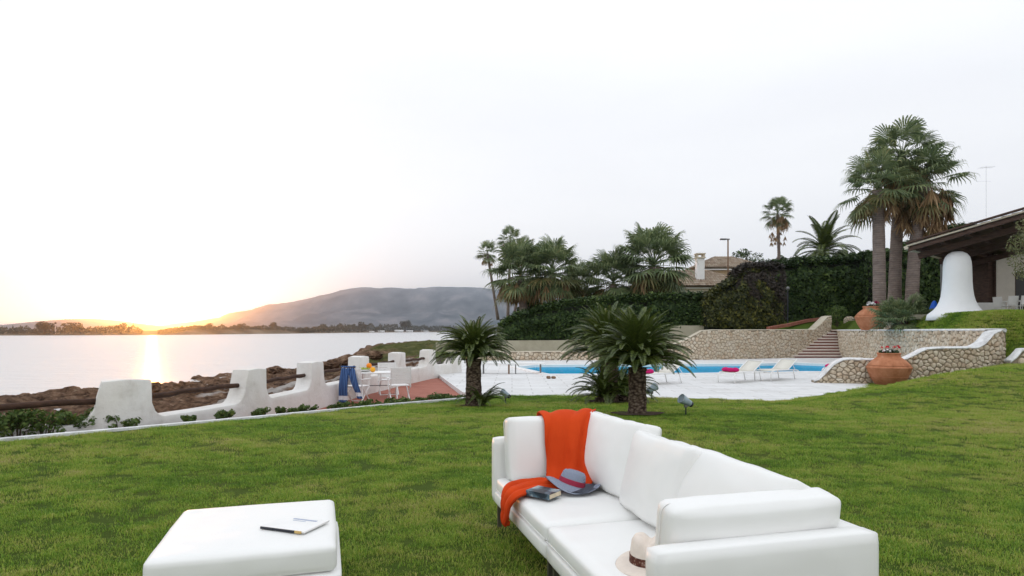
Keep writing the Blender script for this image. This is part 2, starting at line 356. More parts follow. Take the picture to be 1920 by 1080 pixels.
M_CYCYOUNG = foliage('cycad_young_leaf', [(0, (.09, .08, .03)), (1, (.22, .19, .09))], tr=.2)
a = NM('palm_trunk', .95, .1); wv = a.n('ShaderNodeTexWave', bands_direction='Z'); wv.inputs['Scale'].default_value = 2.4; wv.inputs['Distortion'].default_value = 1.5; a.l(a.pos(), wv.inputs[0])
c = a.ramp(wv.outputs['Fac'], [(.1, (.15, .12, .105)), (.6, (.23, .19, .17))]); c = a.mix(.6, c, a.ramp(a.noise(2, 5, .7, sc=(1, 1, 2)), [(.3, (.13, .10, .09)), (.7, (.34, .27, .23))])); a.col(c); a.bump(wv.outputs['Fac'], .5, .04); M_PTRUNK = a.m
a = NM('cycad_trunk', .95, .1); c = a.ramp(a.vor(16, sc=(1, 1, 1.6)), [(.1, (.20, .16, .125)), (.5, (.095, .068, .050)), (.8, (.03, .02, .015))]); a.col(c); a.bump(a.vor(16, sc=(1, 1, 1.6)), -1, .04); M_CTRUNK = a.m
M_BARK = simple('bark', (.10, .075, .055), .95, .3, 6, .8, .03)
M_FLR = simple('red_petals', (.55, .008, .02), .7); M_FLW = simple('white_petals', (.80, .78, .78), .7); M_FLP = simple('magenta_petals', (.60, .01, .12), .7)
M_LEAFD = foliage('geranium_leaf', [(0, (.012, .03, .01)), (1, (.04, .085, .025))], tr=.2, big=3)

# ------------------------------------------------------------------ sea and far shore
ZS = -3.0
vs, fs = [(-6000, -400, ZS), (3000, -400, ZS), (3000, 5200, ZS), (-6000, 5200, ZS)], [(0, 1, 2, 3)]
tag(MB().add(vs, fs).build('sea', M_SEA), kind='structure')
shore = [(-900, 631.5), (-400, 630.2), (0, 629.2), (300, 628.2), (540, 625.6), (700, 623.6), (800, 622.7), (1000, 622.5), (1500, 622.4)]
def shoreY(px):
    y = pw(shore, px); return (HC-ZS)*F/(y-HY)
def landz(px, d):       # height of the coastal plain d metres inland
    lift = 4.5*sm((px-310)/60)*sm((575-px)/60) + 1.2
    return ZS+.15+lift*sm(d/14)+3.5*sm(d/400)
mb = MB()
NU, NV = 260, 16
def ff(u, v):
    px = -900+2400*u; y0 = shoreY(px)+noise.noise(Vector((px*.03, 1, 2)))*6*shoreY(px)/600; d = (v**2.2)*2600-3
    Y = y0+d; z = landz(px, max(0, d)) if v > 0 else ZS-1
    if v > 0: z += noise.noise(Vector((px*.08, d*.05, 4)))*1.2*sm(d/30)
    return ((px-960)/F*Y, Y, z)
mb.add(*grid(NU, NV, ff)); tag(mb.build('far_coast', M_FARLAND, smooth=True), kind='structure')
def clump_mesh(name, n, fn, size, jitter=.4, mat=None):
    """n small leaf faces, fn() -> (point, outward)"""
    v = np.zeros((n, 4, 3)); 
    for i in range(n):
        p, o = fn(); o = Vector(o)+Vector((rnd(-1, 1), rnd(-1, 1), rnd(-.7, 1)))*.9
        if o.length < .01: o = Vector((0, 0, 1))
        o.normalize(); t = o.orthogonal().normalized(); t.rotate(Matrix.Rotation(rnd(0, 6.28), 3, o)); b = o.cross(t)
        s = size*rnd(1-jitter, 1+jitter); p = Vector(p)
        v[i] = (p-t*s, p-b*s*.48+o*s*.15, p+t*s, p+b*s*.48+o*s*.15)
    me = bpy.data.meshes.new(name); me.vertices.add(n*4); me.vertices.foreach_set('co', v.ravel())
    me.loops.add(n*4); me.loops.foreach_set('vertex_index', np.arange(n*4)); me.polygons.add(n)
    me.polygons.foreach_set('loop_start', np.arange(0, n*4, 4)); me.polygons.foreach_set('loop_total', np.full(n, 4)); me.update(calc_edges=True)
    if mat: me.materials.append(mat)
    return me
def crown_fn(lobes):
    ws = [l[3]**2 for l in lobes]
    def f():
        l = random.choices(lobes, ws)[0]; d = Vector((random.gauss(0, 1), random.gauss(0, 1), random.gauss(0, 1))).normalized()
        r = l[3]*(rnd(.3, 1)**.4); return (l[0]+d.x*r, l[1]+d.y*r, l[2]+d.z*r*.75), d
    return f
# individual trees along the far shore (distinct ones) and the wood as a mass
far_crowns = []
for k in range(4):
    lobes = [(rnd(-3.5, 3.5), rnd(-2.5, 2.5), rnd(4.5, 8.5), rnd(1.8, 3.2)) for _ in range(8)]
    far_crowns.append(clump_mesh('crown', 520, crown_fn(lobes), .75, mat=M_FARWOOD))
ft = MB().tube([(0, 0, -1), (.2, 0, 3), (0, .2, 6)], [.4, .3, .15], 6).mesh('trunk'); ft.materials.append(M_BARK)
def far_tree(px, dd, sc, label, wide=1.2):
    Y = shoreY(px)+dd; X = (px-960)/F*Y
    t = empty('shore_tree', (X, Y, landz(px, dd)), label, 'tree', 'trees along the far shore', rnd(0, 6))
    t.scale = (sc*wide, sc*wide, sc)
    link('crown', random.choice(far_crowns), None, t); link('trunk', ft, None, t)
far_tree(82, 14, 1.25, 'broad round dark tree standing above the far treeline left of the small tower', 1.5)
far_tree(138, 14, 1.1, 'rounded tree on the far shore just right of the small tower', 1.6)
far_tree(228, 18, 1.15, 'orange lit tree on the far shore left of the sunset', 1.2)
far_tree(392, 30, .75, 'small dark tree on the low brown cliff nearest the setting sun', 1.2)
far_tree(452, 40, .9, 'dark tree on the middle of the low brown far cliff', 1.2)
far_tree(512, 60, 1.1, 'dark tree near the right end of the low brown far cliff', 1.3)
far_tree(678, 90, 2.4, 'tall rounded tree left of the highest shore wood, under the mountain', 1.1)
far_tree(760, 150, 3.6, 'tallest wide tree of the far wood behind the white beach tents', 1.1)
def wood(name, p0, p1, hfun, n, dep, kind='stuff', size=.9):
    def f():
        px = rnd(p0, p1); dd = rnd(8, dep)+4; Y = shoreY(px)+dd; h = hfun(px)*(.75+.5*noise.noise(Vector((px*.09, 3, 0)))+.3*noise.noise(Vector((px*.35, 7, 0))))
        z = landz(px, dd)+max(.5, h)*rnd(0, 1)**.8
        return ((px-960)/F*Y, Y, z), (0, -.5, .6)
    me = clump_mesh(name, n, f, size, mat=M_FARWOOD); o = link(name, me); return o
o = wood('coastal_wood', -300, 268, lambda p: pw([(-300, 8), (60, 8.2), (100, 8.5), (160, 8.5), (200, 9.5), (250, 10), (262, 8), (269, 4)], p), 9000, 60); tag(o, 'dark wood along the far shore left of the setting sun', 'wood', kind='stuff')
o = wood('coastal_scrub', 296, 590, lambda p: pw([(295, 4), (310, 6.5), (420, 5.5), (560, 8), (600, 10)], p), 7000, 70, size=1.0); tag(o, 'thin line of scrub on top of the low brown far cliff', 'scrub', kind='stuff')
o = wood('distant_pine_wood', 560, 1000, lambda p: pw([(555, 6), (600, 15), (660, 20), (750, 24), (860, 22), (1000, 26)], p), 11000, 260, size=2.1); tag(o, 'tall olive green wood at the foot of the mountain behind the beach', 'wood', kind='stuff')
# tower and beach tents on the far shore
t = empty('water_tower', (*[(104-960)/F*(shoreY(104)+25), shoreY(104)+25], landz(104, 25)), 'small tower with a dark top rising from the far treeline', 'tower')
MB().tube([(0, 0, 0), (0, 0, 9.8)], .35, 8).build('shaft', M_WHITE, t); MB().lathe([(.3, 9.5), (1.0, 10), (1.1, 11), (.2, 11.8)], 12).build('tank', M_BLACK, t)
tents = [(748, 15, 6, 'wide white beach pavilion with low gabled roof beside the distant shoreline, the largest of them'), (768, 12, 4.5, 'white beach pavilion immediately right of the largest one on the far shore'), (715, 10, 4, 'low white beach cabin left of the largest pavilion on the far shore'), (697, 7, 3, 'smallest pale beach cabin, leftmost on the far shore'), (797, 14, 3.6, 'pale beach cabin nearest the dark palm at the right end of the far shore')]
for px, w, h, lab in tents:
    Y = shoreY(px)+9; w *= 1.5; t = empty('beach_pavilion', ((px-960)/F*Y, Y, landz(px, 9)-.3), lab, 'building', 'beach pavilions on the far shore')
    MB().box((0, 0, h*.3), (w, 8, h*.6)).build('wall', M_WHITE, t)
    MB().add([(-w*.55, -4.5, h*.6), (w*.55, -4.5, h*.6), (w*.55, 4.5, h*.6), (-w*.55, 4.5, h*.6), (-w*.55, 0, h), (w*.55, 0, h)], [(0, 1, 5, 4), (2, 3, 4, 5), (0, 4, 3), (1, 2, 5)]).build('roof', M_WHITE, t)
# mountain and low hills
ridge = [(180, 628), (300, 612), (350, 606), (420, 595), (480, 581), (530, 570), (570, 563), (598, 557), (618, 553), (640, 546), (662, 542.5), (700, 541.5), (722, 543), (780, 543.5), (812, 541), (880, 540), (915, 541), (950, 545), (1000, 552), (1100, 572), (1300, 590), (1600, 600)]
def mf(u, v):
    px = 180+1420*u; Yr = 4300; top = (HY-pw(ridge, px))/F*Yr+HC
    Y = 2700+v*2000; X = (px-960)/F*Yr*(Y/Yr)**.6
    t = v/.8
    prof = (.16*sm(t/.5)+.26*sm((t-.2)/.6)+.58*sm((t-.62)/.33)) if t < 1 else 1-(t-1)*.8
    nz = noise.fractal(Vector((X*.0035, Y*.0035, 0)), .9, 2.1, 6)
    rid = abs(noise.noise(Vector((X*.005, Y*.0012, 5))))
    z = -10+(top+10)*prof*(1+.0*nz)+nz*28*min(1, top/150)*(1-sm((t-.85)/.15)*.85)*sm(t*2)+(rid-.25)*-60*sm(t/.5)*sm((1.0-t)/.3)*min(1, top/150)
    return (X, Y, z)
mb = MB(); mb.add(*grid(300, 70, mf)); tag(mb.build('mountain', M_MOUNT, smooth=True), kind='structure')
def hf(u, v):
    px = -500+760*u; Yr = 3400; h = 10*(.8+.6*noise.noise(Vector((px*.008, 0, 9))))+ (18 if 80 < px < 240 else 14)*math.exp(-((px-150)/90)**2)+16
    return ((px-960)/F*Yr, 2900+v*1000, -5+(h*1.55)*math.sin(math.pi*min(1, v*1.0))**.7)
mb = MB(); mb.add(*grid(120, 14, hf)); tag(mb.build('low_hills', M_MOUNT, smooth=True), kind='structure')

# ------------------------------------------------------------------ rocky shore beside the garden
wallp = [(-14, -8), (-10, 2.6), (-9.6, 6.3), (-7.60, 8.9), (-6.08, 9.92), (-5.28, 12.75), (-4.97, 15.66), (-4.60, 19.0), (-4.05, 22.3), (-3.43, 25.5), (-2.35, 27.6)]
wy = [(y, x) for x, y in wallp]+[(38, -2.6), (60, -3), (120, 2), (400, 60)]
edge = [(-60, -31), (30, -32), (41.8, -33.2), (45.4, -29.4), (56, -28.6), (67, -29.8), (72, -26), (78, -23.8), (100, -25), (125, -26.5), (153, -25.7), (178, -19.5), (270, -13), (400, 30)]
NX = 150
YR = list(np.arange(-3, 60, .22))+list(np.arange(60, 170, .7))+list(np.arange(170, 420, 7))
NYr = len(YR)
pale_a = []; green_a = []
def blocks(X, Y):
    p = Vector((X*.55+.5*noise.noise(Vector((X*.4, Y*.4, 1))), Y*.42, 0)); d, q = noise.voronoi(p); c = noise.noise(q[0]*7.7)
    p2 = Vector((X*1.7, Y*1.5, 3)); d2, q2 = noise.voronoi(p2); c2 = noise.noise(q2[0]*5.3)
    return .21*c-.14*math.exp(-((d[1]-d[0])/.09)**2)+.14*c2-.06*math.exp(-((d2[1]-d2[0])/.12)**2)+.10*noise.noise(Vector((X*3.3, Y*3.3, 9)))
def rf(u, v):
    Y = float(YR[int(round(u*(NYr-1)))]); x0 = pw(wy, Y)+.25; x1 = pw(edge, Y)+2.2*noise.noise(Vector((Y*.16, 0, 1)))+1.2*noise.noise(Vector((Y*.6, 0, 3)))-1.5
    X = x0+(x1-x0)*v; w = abs(x1-x0)
    base = lerp(-.62, -2.78, sm(v/.6))
    n1 = noise.noise(Vector((X*.16, Y*.10, 0))); n2 = noise.fractal(Vector((X*.45, Y*.45, 3)), 1, 2, 4)
    tz = n1*1.3+.35*n2
    step = .33; tt = tz/step; tz = (math.floor(tt)+sm((tt-math.floor(tt)-.55)/.45))*step
    lip = .22*math.exp(-((v-.86)/.09)**2)*(.6+noise.noise(Vector((X*.3, Y*.3, 8))))
    z = base+tz*.24*sm(v*7)+lip+n2*.20*sm(v*5)+blocks(X, Y)*sm(v*6)
    z -= (z+3.9)*sm((v-.93)/.06)
    if Y > 85: z = lerp(z, lerp(-.6, -1.3, v)+n2*.5-(2.6*sm((v-.92)/.06)), sm((Y-85)/25))
    pl = sm((1.05+noise.noise(Vector((X*.30, Y*.13, 11)))*1.3-v*2.7)*2.6); pale_a.append(pl)
    green_a.append(sm((Y-70)/35+noise.noise(Vector((X*.12, Y*.12, 5)))*1.3)*sm((.92-v)*12))
    return (X, Y, z)
mb = MB(); mb.add(*grid(NYr, NX, rf)); o = tag(mb.build('rocky_shore', M_ROCK, smooth=28), kind='structure')
for nm, arr in (('pale', pale_a), ('green', green_a)):
    at = o.data.attributes.new(nm, 'FLOAT', 'POINT'); at.data.foreach_set('value', arr)
def boulder_mesh(seed, flat=.6):
    bm = bmesh.new(); bmesh.ops.create_icosphere(bm, subdivisions=3, radius=1)
    for v in bm.verts:
        p = v.co.copy(); dd, qq = noise.voronoi(p*1.6+Vector((seed, 0, 0))); v.co *= 1+.30*noise.noise(p*1.3+Vector((seed, 0, 0)))+.45*noise.noise(qq[0]*3)+.14*noise.noise(p*5+Vector((seed, 2, 0)))-.15*math.exp(-((dd[1]-dd[0])/.1)**2); v.co.z *= flat
    me = bpy.data.meshes.new('boulder'); bm.to_mesh(me); bm.free(); me.materials.append(M_ROCK)
    me.polygons.foreach_set('use_smooth', [True]*len(me.polygons)); me.set_sharp_from_angle(angle=R(25)); return me
bms = [boulder_mesh(i*7.3, .55+.1*i) for i in range(4)]
for px, y, Y, s, lab in [(612, 682, 60, .95, 'dark boulder seen over the wall right of the third white pillar'), (626, 677, 66, 1.1, 'rounded dark boulder left of the fourth white pillar, second of the shore boulders'),
                      (647, 672, 72, 1.3, 'dark boulder nearest the fourth white pillar above the log rail'), (275, 727, 43, .9, 'brown boulder at the water just right of the first white pillar'),
                      (345, 722, 48, 1.0, 'reddish boulder by the water midway between the first and second pillars'), (88, 742, 41, .9, 'jagged grey boulder at the water left of the first pillar'),
                      (140, 738, 42, 1.1, 'broad grey boulder at the water next to the first pillar, left side'), (520, 691, 62, 1.2, 'boulder at the water between the second and third white pillars'),
                      (700, 664, 90, 1.5, 'dark boulder on the far scrub edge between the fourth and fifth pillars')]:
    p = PD(px, y, Y); o = link('shore_boulder', random.choice(bms), None, None, (p.x, p.y, p.z-.25), (rnd(0, .3), rnd(0, .3), rnd(0, 6)), (s*.95, s*.8, s*.6))
    tag(o, lab, 'boulder', 'boulders on the shore')

# ------------------------------------------------------------------ lawn
ks = [G(0, 828), G(240, 807), G(480, 785), G(720, 761.5), G(870, 748.5)]
k0 = ks[0]+(ks[0]-ks[2])*1.6; kl = [(-30, -12.), (k0.x, k0.y)]+[(p.x, p.y) for p in ks]
dk = [G(925, 743), G(1100, 740.5), G(1240, 745), G(1350, 748.5), G(1460, 752)]
bound = kl+[(p.x, p.y) for p in dk]+[(11.1, 20.0), (12.2, 21.6), (16.5, 21.4), (40, 21)]
def topY(X): return pw(bound, X)
mb = MB()
def lf(u, v):
    X = -14+38*u; Y = lerp(-6, topY(X), v**.8); n = noise.noise(Vector((X*.9, Y*.9, 0)))*.012
    return (X, Y, lawn_z(X, Y)+n)
mb.add(*grid(190, 110, lf)); lawn = tag(mb.build('lawn', M_LAWN, smooth=True), kind='structure')
# grass blades: tufts spread over the lawn
def tuft(name, rad, n, h, w):
    mb = MB()
    for _ in range(n):
        a = rnd(0, 6.28); r = rad*math.sqrt(rnd(0, 1)); b = Vector((r*math.cos(a), r*math.sin(a), -.004)); d = rnd(0, 6.28)
        hh = h*rnd(.5, 1.15); lean = rnd(.2, .95)*hh; ld = Vector((math.cos(d), math.sin(d), 0)); sd = Vector((-ld.y, ld.x, 0))*w*rnd(.7, 1.2)
        m = b+ld*lean*.3+Vector((0, 0, hh*.6)); tip = b+ld*lean+Vector((0, 0, hh*rnd(.7, 1)))
        mb.add([b-sd, b+sd, m+sd*.8, m-sd*.8, tip], [(0, 1, 2, 3), (3, 2, 4)])
    me = mb.mesh(name); me.materials.append(M_BLADE); return me
def scatter(name, label, pts, scales, variants):
    pm = bpy.data.meshes.new(name); pm.from_pydata(pts, [], []); at = pm.attributes.new('sc', 'FLOAT', 'POINT'); at.data.foreach_set('value', scales)
    o = link(name, pm); tag(o, label, 'grass', kind='stuff')
    src = bpy.data.collections.new(name+'_source')
    for me in variants: src.objects.link(bpy.data.objects.new(me.name, me))
    ng = bpy.data.node_groups.new(name, 'GeometryNodeTree'); ng.interface.new_socket('Geometry', in_out='INPUT', socket_type='NodeSocketGeometry'); ng.interface.new_socket('Geometry', in_out='OUTPUT', socket_type='NodeSocketGeometry')
    N = ng.nodes; gi = N.new('NodeGroupInput'); go = N.new('NodeGroupOutput'); ip = N.new('GeometryNodeInstanceOnPoints'); ci = N.new('GeometryNodeCollectionInfo')
    ci.inputs['Collection'].default_value = src; ci.inputs['Separate Children'].default_value = True; ci.inputs['Reset Children'].default_value = True
    rv = N.new('FunctionNodeRandomValue'); rv.data_type = 'FLOAT_VECTOR'; rv.inputs[0].default_value = (-.06, -.06, 0); rv.inputs[1].default_value = (.06, .06, 6.28)
    na = N.new('GeometryNodeInputNamedAttribute'); na.data_type = 'FLOAT'; na.inputs['Name'].default_value = 'sc'
    L = ng.links.new; L(gi.outputs[0], ip.inputs['Points']); L(ci.outputs[0], ip.inputs['Instance']); ip.inputs['Pick Instance'].default_value = True
    L(rv.outputs[0], ip.inputs['Rotation']); L(na.outputs[0], ip.inputs['Scale']); L(ip.outputs[0], go.inputs[0])
    md = o.modifiers.new('scatter', 'NODES'); md.node_group = ng; return o
pts = []; scs = []
def fill(y0, y1, dens, sc):
    w1 = .9*y1+3; n = int((y1-y0)*2*w1*dens)
    for _ in range(n):
        Y = rnd(y0, y1); X = rnd(-w1, w1)
        if abs(X) > .84*Y+4 or Y > topY(X)-.05 or X > 24: continue
        k = noise.noise(Vector((X*2.2, Y*2.2, 5)))
        pts.append((X, Y, lawn_z(X, Y)+noise.noise(Vector((X*.9, Y*.9, 0)))*.012)); scs.append(sc*rnd(.8, 1.2)*(1+.45*k))
fill(1.6, 7, 110, 1.0); fill(7, 12, 60, 1.2); fill(12, 17, 34, 1.5); fill(17, 22, 22, 1.8)
scatter('lawn_grass', 'short green lawn grass with browner patches covering the garden', pts, scs, [tuft('tuft', .10, 100, .029, .0020) for _ in range(5)])
# kerb
kp = [Vector((x, y, lawn_z(x, y)+.04)) for x, y in kl[1:]]+[Vector((dk[0].x, dk[0].y, dk[0].z+.04))]
mb = MB(); 
for a, b in zip(kp, kp[1:]):
    d = (b-a); d.z = 0; d.normalize(); n = Vector((-d.y, d.x, 0)); 
    mb.add([a+n*-.02, a+n*.09, b+n*.09, b+n*-.02, a+n*-.02-Vector((0, 0, .25)), a+n*.09-Vector((0, 0, .25)), b+n*.09-Vector((0, 0, .25)), b+n*-.02-Vector((0, 0, .25))], [(0, 1, 2, 3), (0, 3, 7, 4), (1, 5, 6, 2)])
tag(mb.build('kerb', M_CAP), kind='structure')
# terracotta patio and planting bed
ZP = -.43; ZD = -.30
inner = [(x+.1, y) for x, y in wallp[1:]]
pat = [(k0.x, k0.y)]+[(p.x, p.y) for p in ks]+[(dk[0].x+.3, dk[0].y+.3), (-.6, 22), (-2.0, 27.8)]
poly = pat+[(x-.2, y) for x, y in reversed(wallp[1:])]
me = MB(); tri = tessellate_polygon([[Vector((x, y, 0)) for x, y in poly]]); me.add([(x, y, ZP) for x, y in poly], tri); tag(me.build('terracotta_patio', M_TERRA), kind='structure')
mb = MB()
bp = [Vector((x, y, 0)) for x, y in kl[1:]]+[Vector((dk[0].x, dk[0].y, 0))]
def bf(u, v):
    s = u*(len(bp)-1); i = min(int(s), len(bp)-2); p = bp[i].lerp(bp[i+1], s-i); d = (bp[i+1]-bp[i]).normalized(); n = Vector((-d.y, d.x, 0))
    q = p+n*(.08+.75*v); z = lerp(lawn_z(p.x, p.y)-.03, ZP+.03, sm(v))+.03*noise.noise(q*5); return (q.x, q.y, z)
mb.add(*grid(160, 8, bf)); tag(mb.build('planting_bed', M_SOIL, smooth=True), kind='structure')

# ------------------------------------------------------------------ white parapet wall with pillars and log rails
wp = [Vector((x, y, 0)) for x, y in wallp[1:]]
cum = [0]
for a, b in zip(wp, wp[1:]): cum.append(cum[-1]+(b-a).length)
def at(s):
    for i in range(len(wp)-1):
        if s <= cum[i+1] or i == len(wp)-2:
            t = (s-cum[i])/(cum[i+1]-cum[i]); d = (wp[i+1]-wp[i]).normalized(); return wp[i].lerp(wp[i+1], t), d
pil = [cum[1]-.3, cum[3], cum[4], cum[5], cum[6], cum[7], cum[8], cum[9]-.3]
hw = [.34, .35, .33, .36, .35, .35, .35, .4]
TOPZ, SILL = .75, .10
def topz(s):
    best = SILL
    for i, p in enumerate(pil):
        tz = TOPZ if i < 7 else .58
        d = abs(s-p)-hw[i]
        if d <= 0: return tz-.03*abs(s-p)/hw[i]
        rr = .30
        if d < rr: best = max(best, SILL+rr*1.25-math.sqrt(rr*rr-(rr-d)**2)*1.25)
    return best
ss = set()
s = 0
while s < cum[-1]: ss.add(round(s, 3)); s += .09
for p, w in zip(pil, hw):
    for e in (-w-.012, -w, w, w+.012): ss.add(round(p+e, 4))
ss = sorted(x for x in ss if 0 <= x <= cum[-1])
mb = MB(); rows = []
for s in ss:
    p, d = at(s); n = Vector((-d.y, d.x, 0)); zt = topz(s)+.008*noise.noise(Vector((s*1.5, 0, 0))); t = .19+.012*noise.noise(Vector((s*2, 5, 0))); r = .035
    prof = [(-t-.10, -.75), (-t-.03, -.15), (-t, .02), (-t, zt-r), (-t+r*.3, zt-r*.3), (-t+r, zt), (t-r, zt), (t-r*.3, zt-r*.3), (t, zt-r), (t, .0), (t+.06, -1.2)]
    rows.append([p+n*-a+Vector((0, 0, min(z, zt) if z < zt else z)) for a, z in prof])
k = len(rows[0]); mb.v = [tuple(v) for r_ in rows for v in r_]
mb.f = [(i*k+j, i*k+j+1, (i+1)*k+j+1, (i+1)*k+j) for i in range(len(rows)-1) for j in range(k-1)]+[tuple(range(k)), tuple((len(rows)-1)*k+j for j in range(k-1, -1, -1))]; mb.m = [0]*len(mb.f)
pw_root = empty('parapet_wall', (wp[3].x, wp[3].y, 0), 'white rendered garden wall with square pillars and scooped openings along the shore', 'wall')
def sub(mb, name, m, parent, smooth=False):   # a sub-part in world coordinates, under a part made by pb
    o = mb.build(name, m, None, smooth); o.parent = parent; return o
def pb(mb, name, m, root, smooth=False):   # build with world coordinates, parented to a root at an offset
    o = mb.build(name, m, None, smooth); o.parent = root; o.matrix_parent_inverse = Matrix.Translation(root.location).inverted(); return o
pb(mb, 'rendered_wall', M_RENDER, pw_root, 40)
for i in range(7):
    a, _ = at(pil[i]+hw[i]-.06); b, _ = at(pil[i+1]-hw[i+1]+.08); zz = .43 if i < 5 else .40
    mb = MB(); n = 9; pts_ = []
    for j in range(n):
        q = a.lerp(b, j/(n-1)); pts_.append((q.x, q.y, zz+.012*math.sin(j*2.1+i)+rnd(-.006, .006)))
    mb.tube(pts_, [.046*rnd(.88, 1.1) for _ in range(n)], 10); pb(mb, 'log_rail', M_WOODDARK, pw_root, True)

# ------------------------------------------------------------------ pool terrace
tip = PZ(823, 703, ZD)
deck = [(tip.x, tip.y), (-1.45, 18.6), (dk[0].x-.1, dk[0].y-.1)]+[(p.x, p.y-.1) for p in dk[1:4]]+[(dk[4].x+.1, dk[4].y-.15), (11.6, 20.0), (17.0, 21.6), (22.4, 43), (18, 42.6), (12, 39.6), (-3.2, 38.8), (-3.0, 30)]
pool = [PZ(971, 688.5, ZD), PZ(1030, 702.0, ZD), PZ(1200, 701.8, ZD), PZ(1400, 699.0, ZD), PZ(1510, 697.0, ZD)]
cx, cy = 15.2, 31.4
pool = [(p.x, p.y) for p in pool]+[(14.6, 27.6)]+[(cx+2.6*math.cos(t), cy+2.9*math.sin(t)) for t in [R(-60), R(-30), R(0), R(30), R(60)]]+[(15.6, 35.0)]+[(p.x, p.y) for p in (PZ(1400, 683.2, ZD), PZ(1200, 684.2, ZD), PZ(1005, 685.2, ZD))]
cc = (sum(p[0] for p in pool)/len(pool), sum(p[1] for p in pool)/len(pool))
def off(poly, d):
    out = []; n = len(poly)
    for i in range(n):
        a, b, c = Vector(poly[i-1]), Vector(poly[i]), Vector(poly[(i+1) % n]); d1 = (b-a).normalized(); d2 = (c-b).normalized()
        n1 = Vector((d1.y, -d1.x)); n2 = Vector((d2.y, -d2.x)); m = (n1+n2).normalized(); out.append(tuple(b+m*d/max(.4, m.dot(n1))))
    return out
ring = off(pool, .38)
loops = [[Vector((x, y, 0)) for x, y in deck], [Vector((x, y, 0)) for x, y in ring]]
tri = tessellate_polygon(loops); flat = deck+ring
mb = MB(); mb.add([(x, y, ZD) for x, y in flat], tri); nd = len(deck)
mb.add([(x, y, ZD) for x, y in deck]+[(x, y, ZD-.35) for x, y in deck], [(i, (i+1) % nd, nd+(i+1) % nd, nd+i) for i in range(nd)])
tag(mb.build('pool_terrace', M_DECK), kind='structure')
root = empty('swimming_pool', (cc[0], cc[1], ZD), 'long turquoise swimming pool with a rounded right end set in the white terrace', 'pool')
n = len(pool); mb = MB(); zt = ZD+.03
mb.add([(x, y, zt) for x, y in pool]+[(x, y, zt) for x, y in ring]+[(x, y, ZD-.02) for x, y in ring]+[(x, y, ZD-.10) for x, y in pool],
       [(i, (i+1) % n, n+(i+1) % n, n+i) for i in range(n)]+[(n+i, n+(i+1) % n, 2*n+(i+1) % n, 2*n+i) for i in range(n)]+[(i, (i+1) % n, 3*n+(i+1) % n, 3*n+i) for i in range(n)])
pb(mb, 'coping', M_WHITE, root)
mb = MB(); mb.add([(x, y, ZD-.10) for x, y in pool]+[(x, y, ZD-1.5) for x, y in pool], [(i, (i+1) % n, n+(i+1) % n, n+i) for i in range(n)]+tessellate_polygon([[Vector((x, y, 0)) for x, y in pool]]))
mb.v += [(x, y, ZD-1.5) for x, y in pool]; 
tr_ = tessellate_polygon([[Vector((x, y, 0)) for x, y in pool]]); mb.f = mb.f[:n]+[tuple(i+n for i in t) for t in tr_]; mb.m = [0]*len(mb.f); mb.v = mb.v[:2*n]
pb(mb, 'basin', M_POOL, root)
mb = MB(); mb.add([(x, y, ZD-.09) for x, y in pool], tr_); pb(mb, 'water', M_PWATER, root)

# ------------------------------------------------------------------ dry stone walls
def clip(poly, a, b, c):      # keep a*x+b*y<=c
    out = []
    for i in range(len(poly)):
        p, q = poly[i-1], poly[i]; fp = a*p[0]+b*p[1]-c; fq = a*q[0]+b*q[1]-c
        if (fp <= 0) != (fq <= 0): t = fp/(fp-fq); out.append((p[0]+(q[0]-p[0])*t, p[1]+(q[1]-p[1])*t))
        if fq <= 0: out.append(q)
    return out
def cells(L, zb, zt, sp):
    zmin = min(zb(s*L/60) for s in range(61)); zmax = max(zt(s*L/60) for s in range(61))
    P = []; j = 0; z = zmin-sp
    while z < zmax+sp:
        s = -sp+(sp*.5 if j % 2 else 0)
        while s < L+sp: P.append((s+rnd(-.46, .46)*sp, z+rnd(-.44, .44)*sp)); s += sp*1.12
        z += sp*.86; j += 1
    P = np.array(P); out = []
    for i, (s, z) in enumerate(P):
        if s < 0 or s > L: continue
        if z > zt(s)-sp*.15 or z < zb(s)-sp*.3: continue
        d = ((P-P[i])**2).sum(1); nb = np.argsort(d)[1:13]; poly = [(s-sp, z-sp), (s+sp, z-sp), (s+sp, z+sp), (s-sp, z+sp)]
        for q in nb:
            ax, ay = P[q][0]-s, P[q][1]-z; mx, my = (P[q][0]+s)/2, (P[q][1]+z)/2
            poly = clip(poly, ax, ay, ax*mx+ay*my)
            if len(poly) < 3: break
        if len(poly) < 3: continue
        poly = [(min(max(x, 0), L), y) for x, y in poly]; poly = [(x, min(y, zt(x)-.012)) for x, y in poly]
        cxx = sum(p[0] for p in poly)/len(poly); cyy = sum(p[1] for p in poly)/len(poly); out.append((cxx, cyy, poly))
    return out
def stone(mb, cx, cy, poly, to3, depth, cut=True, sh=.88):
    poly = [(cx+(x-cx)*sh, cy+(y-cy)*sh) for x, y in poly]
    if cut:
        q = []
        for i in range(len(poly)):
            a, b = poly[i], poly[(i+1) % len(poly)]; q += [(a[0]*.74+b[0]*.26, a[1]*.74+b[1]*.26), (a[0]*.26+b[0]*.74, a[1]*.26+b[1]*.74)]
        poly = q
    n = len(poly); d = depth*rnd(.55, 1.25); tx, ty = rnd(-.25, .25), rnd(-.25, .25)
    if n < 3: return
    ins = [(cx+(x-cx)*.62, cy+(y-cy)*.62) for x, y in poly]
    v = [to3(x, y, -.02) for x, y in poly]+[to3(x, y, d*.55) for x, y in [(cx+(a-cx)*.93, cy+(b-cy)*.93) for a, b in poly]]+[to3(x, y, d+(x-cx)*tx+(y-cy)*ty) for x, y in ins]
    f = [(i, (i+1) % n, n+(i+1) % n, n+i) for i in range(n)]+[(n+i, n+(i+1) % n, 2*n+(i+1) % n, 2*n+i) for i in range(n)]+[tuple(2*n+i for i in range(n))]
    mb.add(v, f)
